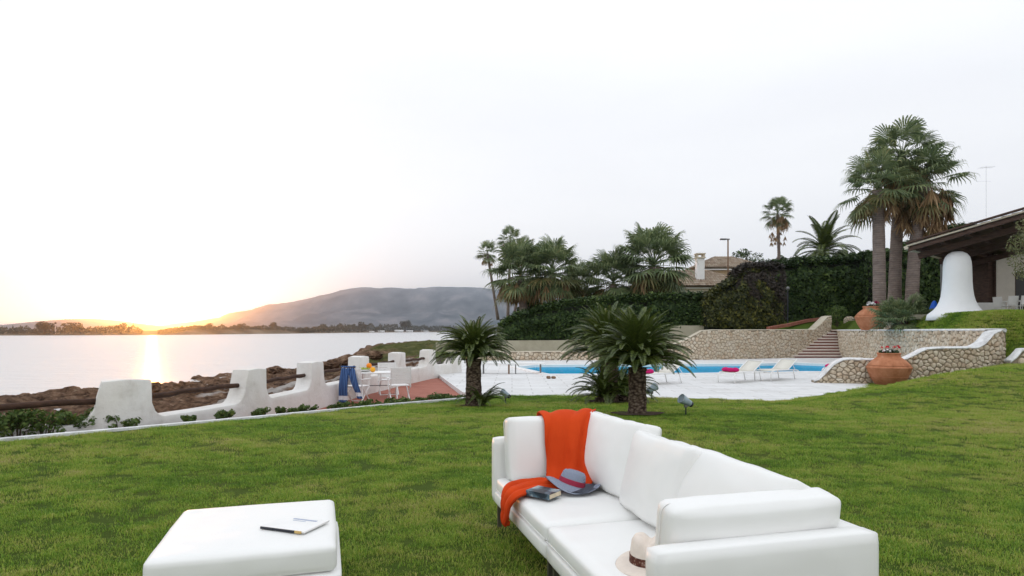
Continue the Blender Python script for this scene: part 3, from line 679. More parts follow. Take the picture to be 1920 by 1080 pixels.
def stone_wall(path, zb, zt, thick, sp, label, name='stone_wall', nparts=0, depth=.05, side=-1, cap=.07, capm=None, both=False, cut=True, capout=.05):
    P = [Vector((x, y, 0)) for x, y in path]; c = [0]
    for a, b in zip(P, P[1:]): c.append(c[-1]+(b-a).length)
    L = c[-1]
    def atp(s):
        for i in range(len(P)-1):
            if s <= c[i+1] or i == len(P)-2: d = (P[i+1]-P[i]).normalized(); return P[i]+d*(s-c[i]), Vector((d.y, -d.x, 0))*-side*-1
    root = empty(name, (P[0].x, P[0].y, zb(0)), label, 'wall')
    n = max(12, int(L/.15)); mb = MB(); rows = []
    for i in range(n+1):
        s = L*i/n; p, nn = atp(s); b, t = zb(s)-.25, zt(s)-.03; rows.append([p+Vector((0, 0, b)), p+Vector((0, 0, t)), p-nn*thick+Vector((0, 0, t)), p-nn*thick+Vector((0, 0, b))])
    mb.v = [tuple(v) for r_ in rows for v in r_]; mb.f = [(i*4+j, i*4+j+1, i*4+5+j, i*4+4+j) for i in range(n) for j in range(3)]+[(0, 1, 2, 3), (n*4+3, n*4+2, n*4+1, n*4)]; mb.m = [0]*len(mb.f)
    pb(mb, 'mortar_core', M_MORTAR, root)
    if cap:
        mb = MB(); rows = []
        for i in range(n+1):
            s = L*i/n; p, nn = atp(s); t = zt(s)+.012*noise.noise(Vector((s*3, 1, 1))); o_ = capout+.02*noise.noise(Vector((s*5, 0, 0)))
            rows.append([p+nn*o_+Vector((0, 0, t-cap)), p+nn*(o_+.015)+Vector((0, 0, t-.03)), p+nn*(o_-.03)+Vector((0, 0, t+.01)), p-nn*(thick-.0)+Vector((0, 0, t+.012)), p-nn*(thick+.04)+Vector((0, 0, t-.04)), p-nn*(thick+.03)+Vector((0, 0, t-cap))])
        mb.v = [tuple(v) for r_ in rows for v in r_]; mb.f = [(i*6+j, i*6+(j+1) % 6, i*6+6+(j+1) % 6, i*6+6+j) for i in range(n) for j in range(6)]+[tuple(range(6)), tuple(n*6+5-j for j in range(6))]; mb.m = [0]*len(mb.f)
        pb(mb, 'cap', capm or M_CAP, root, 50)
    for face in ((1, -1) if both else (1,)):
        def to3(s, z, d):
            s_ = min(max(s, 0), L); p, nn = atp(s_)
            return (p+nn*d+Vector((0, 0, z))) if face == 1 else (p-nn*(thick+d)+Vector((0, 0, z)))
        cs = cells(L, zb, zt, sp)
        def dist(cx): p, _ = atp(cx); return p.length
        cs.sort(key=lambda q: dist(q[0])); rest = MB(); k = 0
        for cx_, cy_, poly in cs:
            if k < nparts and face == 1:
                m_ = MB(); stone(m_, cx_, cy_, poly, to3, depth, True); 
                if m_.v: pb(m_, 'stone', M_STONE, root, 50)
                k += 1
            else: stone(rest, cx_, cy_, poly, to3, depth, cut)
        if rest.v: o = pb(rest, 'small_stones', M_STONE, root, 50); o['kind'] = 'stuff'
    return root
# upper retaining wall, face towards the pool
UW0, UW1 = Vector((16.45, 21.9)), Vector((22.1, 42.8)); UL = (UW1-UW0).length
upath = [tuple(UW0), tuple(UW1), (23.6, 46.2)]
stone_wall(upath[::-1], lambda s: ZD if s > 3.7 else lerp(1.2, ZD, s/3.7), lambda s: 1.56, .5, .235, 'tall retaining wall of honey coloured rubble stone below the upper lawn and the smaller looking pot', nparts=300, depth=.055, side=1)
# low curved wall in front
def lowt(s):      # s from left toe
    X = 10.5+s
    return pw([(10.4, -.24), (10.7, -.12), (11.15, .40), (11.45, .555), (12.9, .53), (13.35, .56), (13.65, .72), (13.95, .90), (14.3, .945), (15.6, .97), (15.9, 1.15), (16.2, 1.48), (16.6, 1.56), (17, 1.5)], X)
def lowb(s): X = 10.5+s; return min(lawn_z(X, 21.2)-.04, lowt(s)-.05) if X > 11.5 else ZD
stone_wall([(10.45, 21.95), (11.4, 21.75), (13.0, 21.45), (15.2, 21.0), (16.2, 21.15), (16.75, 21.6)], lowb, lowt, .38, .165, 'low curving rubble wall with whitewashed top behind the large pot in front', nparts=290, depth=.05, side=1, both=False, cap=.06)
# wall end on the far right
stone_wall([PZ(1886, 684, .30).to_2d()[:] if False else (15.95, 20.3), (16.5, 20.1), (18.2, 20.3)], lambda s: .38, lambda s: lerp(.55, .93, sm(s/.35)), .5, .21, 'short whitewashed rubble wall cut by the right edge, beside the lawn slope', nparts=60, depth=.07, side=1)
# back wall behind the pool, low on the left and rising to the stairs
bw = [(-2.6, 38.3), (12.1, 39.4), (18.75, 42.1), (22.7, 45.1)]
bl = [0]
for a, b in zip(bw, bw[1:]): bl.append(bl[-1]+math.dist(a, b))
def bt(s):
    return pw([(0, .22), (9.5, .26), (10.8, .30), (12.2, .52), (13.4, .95), (14.4, 1.50), (15.2, 1.56), (bl[2], 1.57), (bl[2]+2.6, 1.6), (bl[2]+3.6, 2.1), (bl[2]+4.4, 2.5), (bl[3], 2.55)], s)
def bb(s): return ZD if s < bl[2] else ZD+(s-bl[2])/(bl[3]-bl[2])*1.8
stone_wall(bw, bb, bt, .45, .22, 'long rubble stone wall behind the pool, low on the left and rising towards the stairs', nparts=0, depth=.05, side=1, cap=.03, capm=M_CREAM, capout=.02, cut=False)
# round stone pier by the upper pot and stub left of the stairs bush
def round_pier(px, ybase, Y, r, h, label, flat=1):
    p = PD(px, ybase, Y); root = empty('stone_pier', p, label, 'pier')
    mb = MB(); prof = [(r*.9, -.3), (r*.97, h*.2), (r, h*.5), (r*.93, h*.75), (r*.72, h*.93), (r*.3, h), (0.001, h)]
    mb.lathe(prof, 20); mb.build('mortar_core', M_MORTAR, root, 60)
    rest = MB(); L = 2*math.pi*r
    def to3(s, z, d):
        a = s/r; zz = z/h; rr = pw([(0, r*.93), (.5, r), (.75, r*.93), (.93, r*.72), (1.05, r*.3)], zz)+d
        return (rr*math.cos(a), rr*math.sin(a), z)
    for cx_, cy_, poly in cells(L, lambda s: -.1, lambda s: h*1.03, .17):
        stone(rest, cx_, cy_, poly, to3, .05, True)
    o = rest.build('small_stones', M_STONE, root, 50); o['kind'] = 'stuff'
round_pier(1678, 617, 33.5, .50, .92, 'rounded rubble stone pier beside the pot on the upper level')
round_pier(1592, 612, 47.5, .34, .75, 'small rubble pier right of the bush at the top of the stairs')

# stairs
st = empty('garden_stairs', (20.5, 42, ZD), 'wide flight of pale treads and dark risers climbing between the stone walls', 'stairs')
NS = 10
for i in range(NS):
    z = ZD+.187*(i+1); Yf = 42.0+.30*i; xl = (1487+9.3*i-960)/F*Yf-.35; xr = pw([(42, 21.95), (42.8, 22.15), (46.2, 23.65)], Yf)+.05
    if i == NS-1: xr += 1.2
    s_ = MB().box(((xl+xr)/2, Yf+.6, z-.05), (xr-xl, 1.2 if i < NS-1 else 2.4, .10), bev=.01); o = pb(s_, 'step', M_STEP, st)
    m_ = MB().box(((xl+xr)/2+.01, Yf+.62, z-.17), (xr-xl-.04, 1.14, .14)); 
    sub(m_, 'riser', M_RISER, o)
# upper lawn and hinterland
def xw(Y): return pw([(21.4, 16.5), (21.9, 16.45), (42.8, 22.1), (46.2, 23.6), (60, 26)], Y)
def up_z(X, Y):
    d = X-xw(Y); z1 = 1.50+.75*sm((d-.40)/.95); z = z1
    if Y < 24.5: z = lerp(lawn_z(X, 21)-.06, z1, sm((Y-21.0)/3.0)*sm((d+.2)/.6) if d < .6 else sm((Y-21.0)/3.0))
    return z
mb = MB()
def uf(u, v): Y = lerp(21.0, 75, v**1.5); X = xw(Y)+.20+(u**1.9)*60; return (X, Y, up_z(X, Y))
mb.add(*grid(60, 70, uf)); tag(mb.build('upper_lawn', M_LAWN, smooth=True), kind='structure')
pts = []; scs = []
for _ in range(9000):
    px = rnd(1590, 1960); Y = rnd(21.6, 33); X = (px-960)/F*Y
    if X < xw(Y)+.5: continue
    pts.append((X, Y, up_z(X, Y))); scs.append(rnd(1.6, 2.4))
scatter('upper_lawn_grass', 'dark green lawn grass on the upper level in front of the house', pts, scs, [tuft('tuft', .11, 60, .035, .003) for _ in range(3)])
def backz(X, Y):
    return lerp(lerp(-.15, .0, sm((X-2)/10)), 1.30, sm((X-14.5)/4))+1.0*sm((Y-44)/6)*sm((X-18.5)/3)
mb = MB()
def hf2(u, v):
    X = lerp(-6, 24, u); y0 = pw([(-6, 38.2), (12.1, 39.7), (18.75, 42.45), (22.7, 45.4), (24, 46.5)], X)+.1; Y = lerp(y0, 110, v**1.6); return (X, Y, backz(X, Y))
mb.add(*grid(70, 50, hf2)); tag(mb.build('rear_ground', M_LAWN, smooth=True), kind='structure')
mb = MB(); mb.add(*grid(30, 20, lambda u, v: (lerp(-8, 220, u), lerp(60, 420, v), .9+1.5*noise.noise(Vector((u*4, v*4, 0)))-(3.6*sm(1-u*14)))))
tag(mb.build('hinterland', M_FARLAND, smooth=True), kind='structure')
# brick edging of the bed under the tall hedge
mb = MB()
ep = [PD(1440, 616, 45.5), PD(1480, 609, 47), PD(1515, 601, 48.2), PD(1548, 597, 49)]
for a, b in zip(ep, ep[1:]):
    d = (b-a).normalized(); mb.box((a+b)/2, ((b-a).length, .25, .22), M=Matrix(((d.x, -d.y, 0), (d.y, d.x, 0), (d.z, 0, 1))))
tag(mb.build('bed_edging', M_TERRA), 'low terracotta edging curving along the foot of the tall hedge', 'edging')
# cream boundary wall
mb = MB(); Yb = 50
prof = [(-6, .55), (-1, .72), (4.3, .75), (4.35, .80), (12.3, .85), (12.6, 1.90), (17.4, 1.92)]
for (x0, z0), (x1, z1) in zip(prof, prof[1:]):
    mb.add([(x0, Yb, -1), (x1, Yb, -1), (x1, Yb, z1), (x0, Yb, z0), (x0, Yb+.3, z0), (x1, Yb+.3, z1)], [(0, 1, 2, 3), (3, 2, 5, 4)])
o = mb.build('boundary_wall', M_CREAM); tag(o, 'plain cream rendered boundary wall under the long dark hedge', 'wall')

# ------------------------------------------------------------------ hedges and shrubs
def hedge(name, label, top, bot, Y, dep, n, size, mat, mat2=None, cat='hedge', seed=0):
    """top, bot: photo outline at distance Y, as [(px, y)]"""
    x0, x1 = top[0][0], top[-1][0]; c = PD((x0+x1)/2, HY, Y)
    root = empty(name, (c.x, Y, 1.0), label, cat)
    def zt(px): return PD(px, pw(top, px), Y).z
    def zb(px): return PD(px, pw(bot, px), Y).z
    def f():
        px = rnd(x0, x1); r_ = rnd(0, 1); X = (px-960)/F*Y; a, b = zb(px), zt(px)
        wob = .35*noise.noise(Vector((X*.9, seed, 0)))+.22*noise.noise(Vector((X*2.5, seed, 4)))
        b += wob*.6
        if r_ < .62:
            z = lerp(a, b, rnd(0, 1)); y = Y-dep/2*(1-.55*sm((z-b+dep*.5)/(dep*.5)))+.3*noise.noise(Vector((X*1.1, z*1.1, seed)))+rnd(-.12, .12); return (X, y, z), (0, -1, .2)
        if r_ < .95: y = rnd(-dep/2, dep/2); return (X, Y+y, b+.10*rnd(-1, 1)-.28*(abs(y)/(dep/2))**3*dep*.5+(.25*rnd(0, 1)**4)), (0, -.1, 1)
        e = x0 if rnd(0, 1) < .5 else x1; X = (e-960)/F*Y; return (X+rnd(-.2, .2), Y+rnd(-dep/2, dep/2), lerp(zb(e), zt(e), rnd(0, 1))), (-1 if e == x0 else 1, 0, 0)
    me = clump_mesh('foliage', n, f, size, mat=mat); o = link('foliage', me); o.parent = root; o.matrix_parent_inverse = Matrix.Translation(root.location).inverted()
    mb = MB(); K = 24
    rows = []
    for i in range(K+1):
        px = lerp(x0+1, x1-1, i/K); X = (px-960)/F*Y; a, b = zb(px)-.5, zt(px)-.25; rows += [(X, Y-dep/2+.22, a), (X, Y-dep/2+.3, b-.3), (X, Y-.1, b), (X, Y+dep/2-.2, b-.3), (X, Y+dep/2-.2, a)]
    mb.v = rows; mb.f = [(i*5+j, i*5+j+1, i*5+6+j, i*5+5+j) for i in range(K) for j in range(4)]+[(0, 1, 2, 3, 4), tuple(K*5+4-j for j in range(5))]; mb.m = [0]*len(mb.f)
    pb(mb, 'inner_core', M_CORE, root); return root  # solid near-black hull inside the foliage
hedge('long_hedge', 'long dark green hedge above the cream boundary wall behind the pool', [(938, 606), (960, 594), (1000, 580), (1060, 566), (1130, 559), (1230, 555), (1345, 552)], [(938, 636), (1060, 636), (1250, 625), (1345, 612)], 51.5, 2.4, 17000, .14, M_HEDGE, seed=1)
hedge('flowering_shrub', 'yellowish green overgrown shrub filling the hedge corner below the neighbour roof', [(1318, 558), (1340, 545), (1362, 528), (1380, 512), (1400, 504), (1425, 508), (1440, 520), (1456, 545)], [(1318, 612), (1456, 622)], 50.1, 2.5, 9000, .14, M_HEDGEY, cat='shrub', seed=2)
hedge('bare_hedge', 'brownish twiggy stretch of hedge between the yellow shrub and the tall green hedge', [(1372, 510), (1395, 498), (1430, 496), (1462, 499)], [(1372, 560), (1462, 600)], 50.0, 2.2, 6500, .12, M_HEDGEB, seed=3)
hedge('tall_hedge', 'tall clipped dark green hedge left of the three big palms', [(1405, 500), (1450, 495), (1500, 489), (1560, 486), (1610, 480), (1645, 476)], [(1405, 620), (1500, 611), (1645, 600)], 50.5, 2.6, 17000, .15, M_HEDGE, seed=4)
hedge('dark_hedge', 'dark high hedge behind the three big palms and the white column', [(1640, 478), (1680, 470), (1725, 446), (1770, 430), (1815, 425), (1850, 432)], [(1640, 605), (1850, 600)], 46.5, 2.4, 15000, .15, M_HEDGE, seed=5)
def shrub(px, y, name, label, w, h, n, size, mat, cat='shrub', p=None, group=None, upright=False):
    if p is None: p = G(px, y)
    root = empty(name, p, label, cat, group)
    lob = [(rnd(-w, w)*.7, rnd(-w, w)*.35, h*rnd(.04, .62), h*rnd(.20, .36)) for _ in range(14)]
    f0 = crown_fn(lob)
    me = clump_mesh('leaves', n, f0, size, mat=mat); link('leaves', me, None, root)
    mb = MB()
    for l in lob: mb.tube([(0, 0, -.25), (l[0]*.5, l[1]*.5, l[2]*.5), (l[0], l[1], l[2])], [.02*h+.005, .014*h+.004, .004], 5)
    mb.build('stems', M_BARK, root); return root
# shrubs along the kerb (pixel, height, width)
for px, y, w, h, lab in [(-30, 818, .5, .46, 'dense leafy bush partly cut by the left edge behind the kerb'), (30, 816, .5, .50, 'leafy bush at the far left, second along the kerb from the edge'), (82, 812, .45, .44, 'leafy bush at the kerb below the log rail, middle of the left clump'),
                     (128, 808, .38, .38, 'rightmost bush of the clump left of the first pillar'), (160, 803, .2, .42, 'thin sprig at the foot of the first white pillar'), (224, 802, .34, .24, 'rounded low bush in front of the first white pillar'),
                     (357, 791, .14, .13, 'tiny green tuft at the kerb between the first and second pillars'), (425, 785, .24, .20, 'small bush at the kerb just left of the second pillar'), (494, 780, .20, .20, 'small leafy plant at the kerb right of the second pillar'),
                     (541, 776, .20, .18, 'small leafy plant at the kerb left of the third pillar'), (580, 772, .34, .20, 'low dark bush at the kerb below the third pillar'), (650, 767, .34, .2, 'low plant by the kerb left of the towel covered chair')]:
    q = G(px, y); q2 = Vector((q.x-.16, q.y+.24, q.z-.03)); shrub(px, y, 'kerb_shrub', lab, w, h, int(260+900*w*h*2), .034, M_SHRUB, p=q2, group='shrubs along the kerb')
for i, px in enumerate(range(690, 870, 22)):
    y = 764-(px-690)*.086; q = G(px, y); q2 = Vector((q.x-.25, q.y+.4, q.z-.12)); h = rnd(.26, .42)
    labs = ['low plant directly under the towel covered chair', 'low plant left of the slatted chair legs', 'leafy plant under the patio table edge', 'leafy plant right under the slatted chair', 'taller plant right of the slatted chair', 'leafy plant before the red paving, midway to the cycad', 'leafy plant before the red paving close to the cycad', 'low plant at the red paving corner left of the cycad', 'low plant touching the left cycad trunk']
    shrub(px, y, 'bed_plant', labs[i], .38, h, 420, .040, M_SHRUB, p=q2, group='plants in the bed before the patio')
shrub(0, 0, 'stair_bush', 'feathery green bush at the top left of the garden stairs', .8, 1.5, 1600, .07, M_HEDGEY if False else M_SHRUB, 'bush', p=PD(1570, 606, 45.9))
# ------------------------------------------------------------------ palms
def integrate(L, pitch, droop, n=10):
    p = Vector((0, 0, 0)); pts = [p.copy()]; a = pitch
    for i in range(n): p = p+Vector((math.cos(a), 0, math.sin(a)))*L/n; pts.append(p.copy()); a -= droop/n*(.5+i/n)
    return pts
def fan_frond(pitch, pet=1.25, fan=.88, nseg=24, seed=0):
    random.seed(seed); mb = MB(); pts = integrate(pet, pitch, .45, 5); mb.tube(pts, [.028, .022, .018, .015, .013, .012], 4)
    hub = pts[-1]; d = (pts[-1]-pts[-2]).normalized(); side = Vector((0, 1, 0)); up = d.cross(side)*-1
    if up.z < 0 and pitch > -.8: up = -up
    for i in range(nseg):
        t = (i/(nseg-1)-.5)*2; an = t*R(118); L = fan*(1-.30*abs(t)**2)*rnd(.88, 1.08)
        dr = (d*math.cos(an)+side*math.sin(an)+up*(.10-.25*abs(t))).normalized(); w = fan*.044*(1 if i % 2 else .9)
        sd = (dr.cross(up)).normalized()*w; fold = up*w*.5
        a0 = hub+dr*L*.06; a1 = hub+dr*L*.55; g = Vector((0, 0, -1)); a2 = a1+(dr*L*.30+g*L*rnd(.05, .16)); a3 = a2+(dr*L*.10+g*L*rnd(.12, .30))
        mb.add([a0, a1-sd+fold, a1-fold*.4, a1+sd+fold, a2-sd*.45, a2+sd*.45, a3], [(0, 1, 2), (0, 2, 3), (1, 4, 5, 3), (4, 6, 5)])
    return mb.mesh('frond')
def dead_frond(L=1.6, seed=0):
    random.seed(seed); mb = MB(); pts = integrate(L*.62, R(8), 1.5, 5); mb.tube(pts, .014, 4); hub = pts[-1]
    for i in range(16):
        dr = Vector((rnd(-.35, .5), rnd(-.6, .6), -1)).normalized(); l = L*rnd(.4, .75); sd = dr.cross(Vector((rnd(-1, 1), rnd(-1, 1), 0))).normalized()*.05
        m = hub+dr*l*.5; mb.add([hub, m-sd, m+sd, hub+dr*l+Vector((rnd(-.1, .1), rnd(-.1, .1), 0))], [(0, 1, 2), (1, 3, 2)])
    return mb.mesh('dead_frond')
def pinnate(L, pitch, droop, nl, ll, w, vee=.35, fwd=.55, rad=.02, seed=0, sag=.1):
    random.seed(seed); mb = MB(); pts = integrate(L, pitch, droop, 12); mb.tube(pts, [rad*(1-.85*i/12) for i in range(13)], 4)
    side = Vector((0, 1, 0))
    for i in range(nl):
        t = .10+.90*i/(nl-1); s = t*12; k = min(int(s), 11); p = pts[k].lerp(pts[k+1], s-k); d = (pts[k+1]-pts[k]).normalized(); up = side.cross(d)*-1
        if up.z < 0: up = -up
        l = ll*math.sin(math.pi*min(1, (t*.86+.14)))**.55*rnd(.92, 1.08)
        for sg in (-1, 1):
            dr = (d*fwd+side*sg+up*vee).normalized(); tp = p+dr*l+Vector((0, 0, -sag*l)); wv = d*w; mid = p+dr*l*.5
            mb.add([p, mid-wv, tp, mid+wv], [(0, 1, 2, 3)])
    return mb.mesh('frond')
PIT = [80, 60, 40, 18, -5, -30]
FAN = [[fan_frond(R(p), 1.05, .96, 24, 10*i+j) for j in range(2)] for i, p in enumerate(PIT)]
FANY = [fan_frond(R(p), 1.0, .94, 22, 77+i) for i, p in enumerate((-15, -40))]
DEADF = [dead_frond(1.6, 5+i) for i in range(3)]
for l in FAN:
    for m in l: m.materials.append(M_PALM)
for m in FANY: m.materials.append(M_PALMY)
for m in DEADF: m.materials.append(M_DEAD)
random.seed(99)
def crown_fan(root, c, sc, n, dead=0, skirt=0., yl=.15):
    c = Vector(c)
    for i in range(n):
        t = (i+.5)/n; az = i*2.39996+rnd(-.3, .3); pi_ = min(5, int((t**.85)*6)); q = FAN[pi_][i % 2]
        if t > .72 and rnd(0, 1) < yl*2.5: q = random.choice(FANY)
        link('frond', q, None, root, c+Vector((0, 0, .25*(1-t)*sc)), (rnd(-.15, .15), rnd(-.12, .12), az), sc*rnd(.85, 1.12))
    for i in range(dead):
        az = rnd(0, 6.28); z = -rnd(0, 1)**1.2*skirt; link('dead_frond', random.choice(DEADF), None, root, c+Vector((math.cos(az)*.12, math.sin(az)*.12, z)), (0, 0, az), sc*rnd(.6, 1.0)*(1 if z > -skirt*.5 else .75))
def fan_palm(label, base, top, r0, r1, sc, n, dead=0, skirt=0, group='fan palms', yl=.15, bow=0):
    base, top = Vector(base), Vector(top); root = empty('fan_palm', base, label, 'palm tree', group)
    mb = MB(); K = 14; v = top-base; p_ = []
    for i in range(K+1):
        t = i/K; p_.append(v*t+Vector((bow*math.sin(math.pi*t), 0, 0)))
    mb.tube(p_, [lerp(r0, r1, i/K)*(1.25-.25*sm(i/K*5))*rnd(.97, 1.03) for i in range(K+1)], 14); mb.build('trunk', M_PTRUNK, root, True)
    crown_fan(root, v, sc, n, dead, skirt, yl)
# three big palms
for px, yb, Yd, pt, yt, sc, n, dead, sk, yl, lab in [
    (1649, 566, 37, 1646, 358, 1.30, 34, 18, .8, .25, 'left trunk of the three big palms, with a clean grey brown stem and lower crown'),
    (1677, 566, 38.3, 1692, 306, 1.34, 34, 60, 3.2, .2, 'middle and tallest of the three big palms, its trunk the darkest'),
    (1709, 566, 37.2, 1732, 350, 1.32, 32, 90, 2.2, .35, 'right trunk of the three big palms, with a thick skirt of dead brown fronds')]:
    b = PD(px, yb, Yd); b.z = up_z(b.x, Yd)-.2; m = PD(px, yb, Yd); t = PD(pt, yt, Yd)
    fan_palm(lab, b, t, .36, .30, sc, n, dead, sk, 'three big palms above the upper lawn', yl, bow=-(t.x-b.x)*.25)
# palms behind the hedge on the left
for px, yb, Yd, pt, yt, r, sc, n, dead, sk, lab in [
    (934, 600, 62, 914, 476, .12, .72, 26, 10, .8, 'slim palm leaning left, outermost over the sea at the end of the hedge'),
    (952, 600, 64, 957, 452, .13, .84, 28, 10, .8, 'slim palm with the highest crown of the left cluster'),
    (963, 600, 66, 983, 470, .13, .78, 26, 8, .7, 'slim palm just right of the highest one in the left cluster'),
    (984, 600, 57, 975, 520, .34, 1.72, 56, 28, 1.2, 'bushy palm low in the left cluster with a stubby brown trunk'),
    (1030, 600, 56, 1036, 515, .30, 1.72, 54, 26, 1.4, 'bushy palm with upright bright fronds at the right of the left cluster'),
    (1082, 600, 60, 1086, 538, .22, 1.25, 44, 14, .8, 'low half hidden palm between the two clusters over the hedge'),
    (1150, 600, 57, 1150, 535, .34, 1.75, 56, 16, .8, 'broad dark palm left of the one with the thick trunk'),
    (1220, 600, 55, 1226, 502, .45, 2.0, 58, 20, .9, 'large spreading palm with a thick dark trunk in front of the neighbour house'),
    (1462, 520, 62, 1458, 402, .14, .92, 30, 34, 2.8, 'palm with a long hanging brown skirt behind the tall hedge')]:
    b = PD(px, yb, Yd); t = PD(pt, yt, Yd); fan_palm(lab, b, t, r*1.1, r, sc, n, dead, sk, 'palms behind the hedge', .2)
# date palm
DATE = []
for i, (p, dr) in enumerate([(82, .8), (65, 1.3), (48, 1.7), (30, 1.9), (12, 1.7), (-8, 1.2)]):
    m = pinnate(3.4, R(p), dr, 64, .62, .034, .25, .6, .035, 40+i, .3); m.materials.append(M_CYCAD); DATE.append(m)
b = PD(1548, 560, 58); t = PD(1545, 474, 58); root = empty('date_palm', b, 'feather leaved date palm with long arching fronds behind the tall hedge', 'palm tree')
MB().tube([(0, 0, 0), (t-b)*.5, t-b], [.45, .42, .40], 14).build('trunk', M_BARK, root, True)
random.seed(5)
for i in range(40):
    tt = i/40; link('frond', DATE[min(5, int(tt*6))], None, root, (t-b)+Vector((0, 0, .3*(1-tt))), (rnd(-.1, .1), 0, i*2.4+rnd(-.2, .2)), rnd(.92, 1.12))
# cycads
CYC = []
for i, (p, dr) in enumerate([(84, .95), (74, 1.40), (64, 1.70), (53, 1.80), (41, 1.75), (26, 1.5)]):
    m = pinnate(1.0, R(p), dr, 92, .115, .0058, .42, .70, .012, 60+i, .05); m.materials.append(M_CYCAD); CYC.append(m)
CYY = []
for i in range(2):
    m = pinnate(.75, R(84-8*i), -.1, 30, .04, .006, .8, 1.6, .012, 90+i, 0); m.materials.append(M_CYCYOUNG); CYY.append(m)
def ctrunk(r, h, seed, root, off_=(0, 0, 0)):
    mb = MB(); K = 26; n = 26; prof = []
    for i in range(K+1): t = i/K; prof.append((r*(1.12-.16*t+.10*math.exp(-((t-.97)/.08)**2)+.02*math.sin(t*20)), -.08+(h+.08)*t))
    def fn(v, a):
        rr = 1+.055*math.sin(a*9+(int(round(v.z/.045)) % 2)*math.pi)+.04*noise.noise(Vector((v.x*8, v.y*8, v.z*8+seed))); return Vector((v.x*rr, v.y*rr, v.z))
    mb.lathe(prof, n, off_, fn=fn); mb.build('trunk', M_CTRUNK, root, 60)
def cycad(label, base, r, h, sc, n, seed, lo=0., young=4, off_=(0, 0, 0), root=None, flat=1.0):
    random.seed(seed)
    if root is None: root = empty('cycad', base, label, 'cycad', 'cycads on the lawn')
    if h > 0: ctrunk(r, h, seed, root, off_)
    for i in range(n):
        t = i/n; k = min(5, int(lo+(6-lo)*t)); c = Vector(off_)+Vector((0, 0, h-.02+.06*(1-t)))
        link('frond', CYC[k], None, root, c, (rnd(-.12, .12), rnd(-.1, .1), i*2.39996+rnd(-.2, .2)), sc*rnd(.88, 1.1))
    for i in range(young): link('young_frond', CYY[i % 2], None, root, Vector(off_)+Vector((0, 0, h)), (0, 0, rnd(0, 6)), sc*rnd(.7, .95))
    return root
p1 = G(888, 762); r_ = cycad('left cycad beside the end of the kerb, with young leaves at its foot', p1, .165, 1.06, 1.02, 150, 1, lo=.6)
for k, (dx, dy) in enumerate([(.16, -.10), (.22, .14)]):
    for i in range(16): link('frond', CYC[1+(i % 4)], None, r_, (dx, dy, .02), (rnd(-.2, .2), 0, -1.2+rnd(-1.3, 1.5) if i % 3 else rnd(2, 4.3)), rnd(.58, .80))
p2 = G(1195, 777); cycad('front right cycad, the one with the widest crown and a bare grey trunk', p2, .155, .88, 1.14, 170, 2, young=5)
p3 = G(1142, 754); r_ = cycad('cycad behind the widest one, with a skirt of low dark fronds', p3, .21, 1.12, 1.36, 120, 3, young=6)
cycad('', None, .2, .12, 1.0, 60, 4, .8, 0, (-.15, -.10, 0), r_); cycad('', None, .2, .15, 1.0, 46, 6, .8, 0, (.40, .10, 0), r_)
for p, rr, lab in [(p1, .30, 'soil ring at the foot of the left cycad'), (p2, .46, 'bare soil ring round the front right cycad'), (p3, .55, 'bare soil under the rear cycad')]:
    mb = MB(); K = 36; vs = [(p.x, p.y, p.z+.035)]
    for i in range(K):
        a = 2*math.pi*i/K; q = rr*(1+.25*noise.noise(Vector((math.cos(a)*2, math.sin(a)*2, p.x)))); X, Y = p.x+q*math.cos(a), p.y+q*math.sin(a); vs.append((X, Y, lawn_z(X, Y)+.030))
    mb.add(vs, [(0, i+1, (i+1) % K+1) for i in range(K)]); o = mb.build('soil_patch', M_SOIL); tag(o, lab, 'soil', kind='structure')
# palmetto on the upper level
random.seed(12)
p = PD(1692, 606, 31.5); p.z = up_z(p.x, p.y)-.1; root = empty('dwarf_fan_palm', p, 'bushy low fan palm on the upper lawn in front of the big palm trunks', 'palm bush')
for i in range(60):
    a = rnd(0, 6.28); r = rnd(0, .35); link('frond', FAN[min(4, int(i/60*5))][i % 2], None, root, (r*math.cos(a), r*math.sin(a), .35+rnd(0, .45)), (rnd(-.15, .15), 0, a), rnd(.62, .82))
MB().tube([(0, 0, 0), (0, 0, .6)], .25, 8).build('stem', M_BARK, root)
# olive tree at the right edge
random.seed(13)
root = empty('olive_tree', (17.6, 20.6, .4), 'grey green tree with its branch reaching in at the right edge before the roof', 'tree')
MB().tube([(0, 0, 0), (.1, 0, 1.2), (-.1, .1, 2.6), (-.4, .2, 3.6)], [.2, .15, .11, .05], 10).build('trunk', M_BARK, root, True)
lob = [(-1.35, -.3, 3.35, .38), (-1.15, -.2, 3.9, .5), (-.9, 0, 3.0, .38), (-.3, 0, 4.1, .8), (.5, .3, 3.9, .9), (.3, .2, 3.1, .6), (-.75, .1, 4.55, .35), (1.2, 0, 3.4, .8)]
link('crown', clump_mesh('crown', 5200, crown_fn(lob), .040, mat=M_OLIVE), None, root)
mb = MB()
for l in lob: mb.tube([(-.1, .1, 2.2), (l[0]*.6, l[1]*.6, (l[2]+2.2)/2+.2), l[:3]], [.05, .03, .01], 5)
mb.build('branches', M_BARK, root)
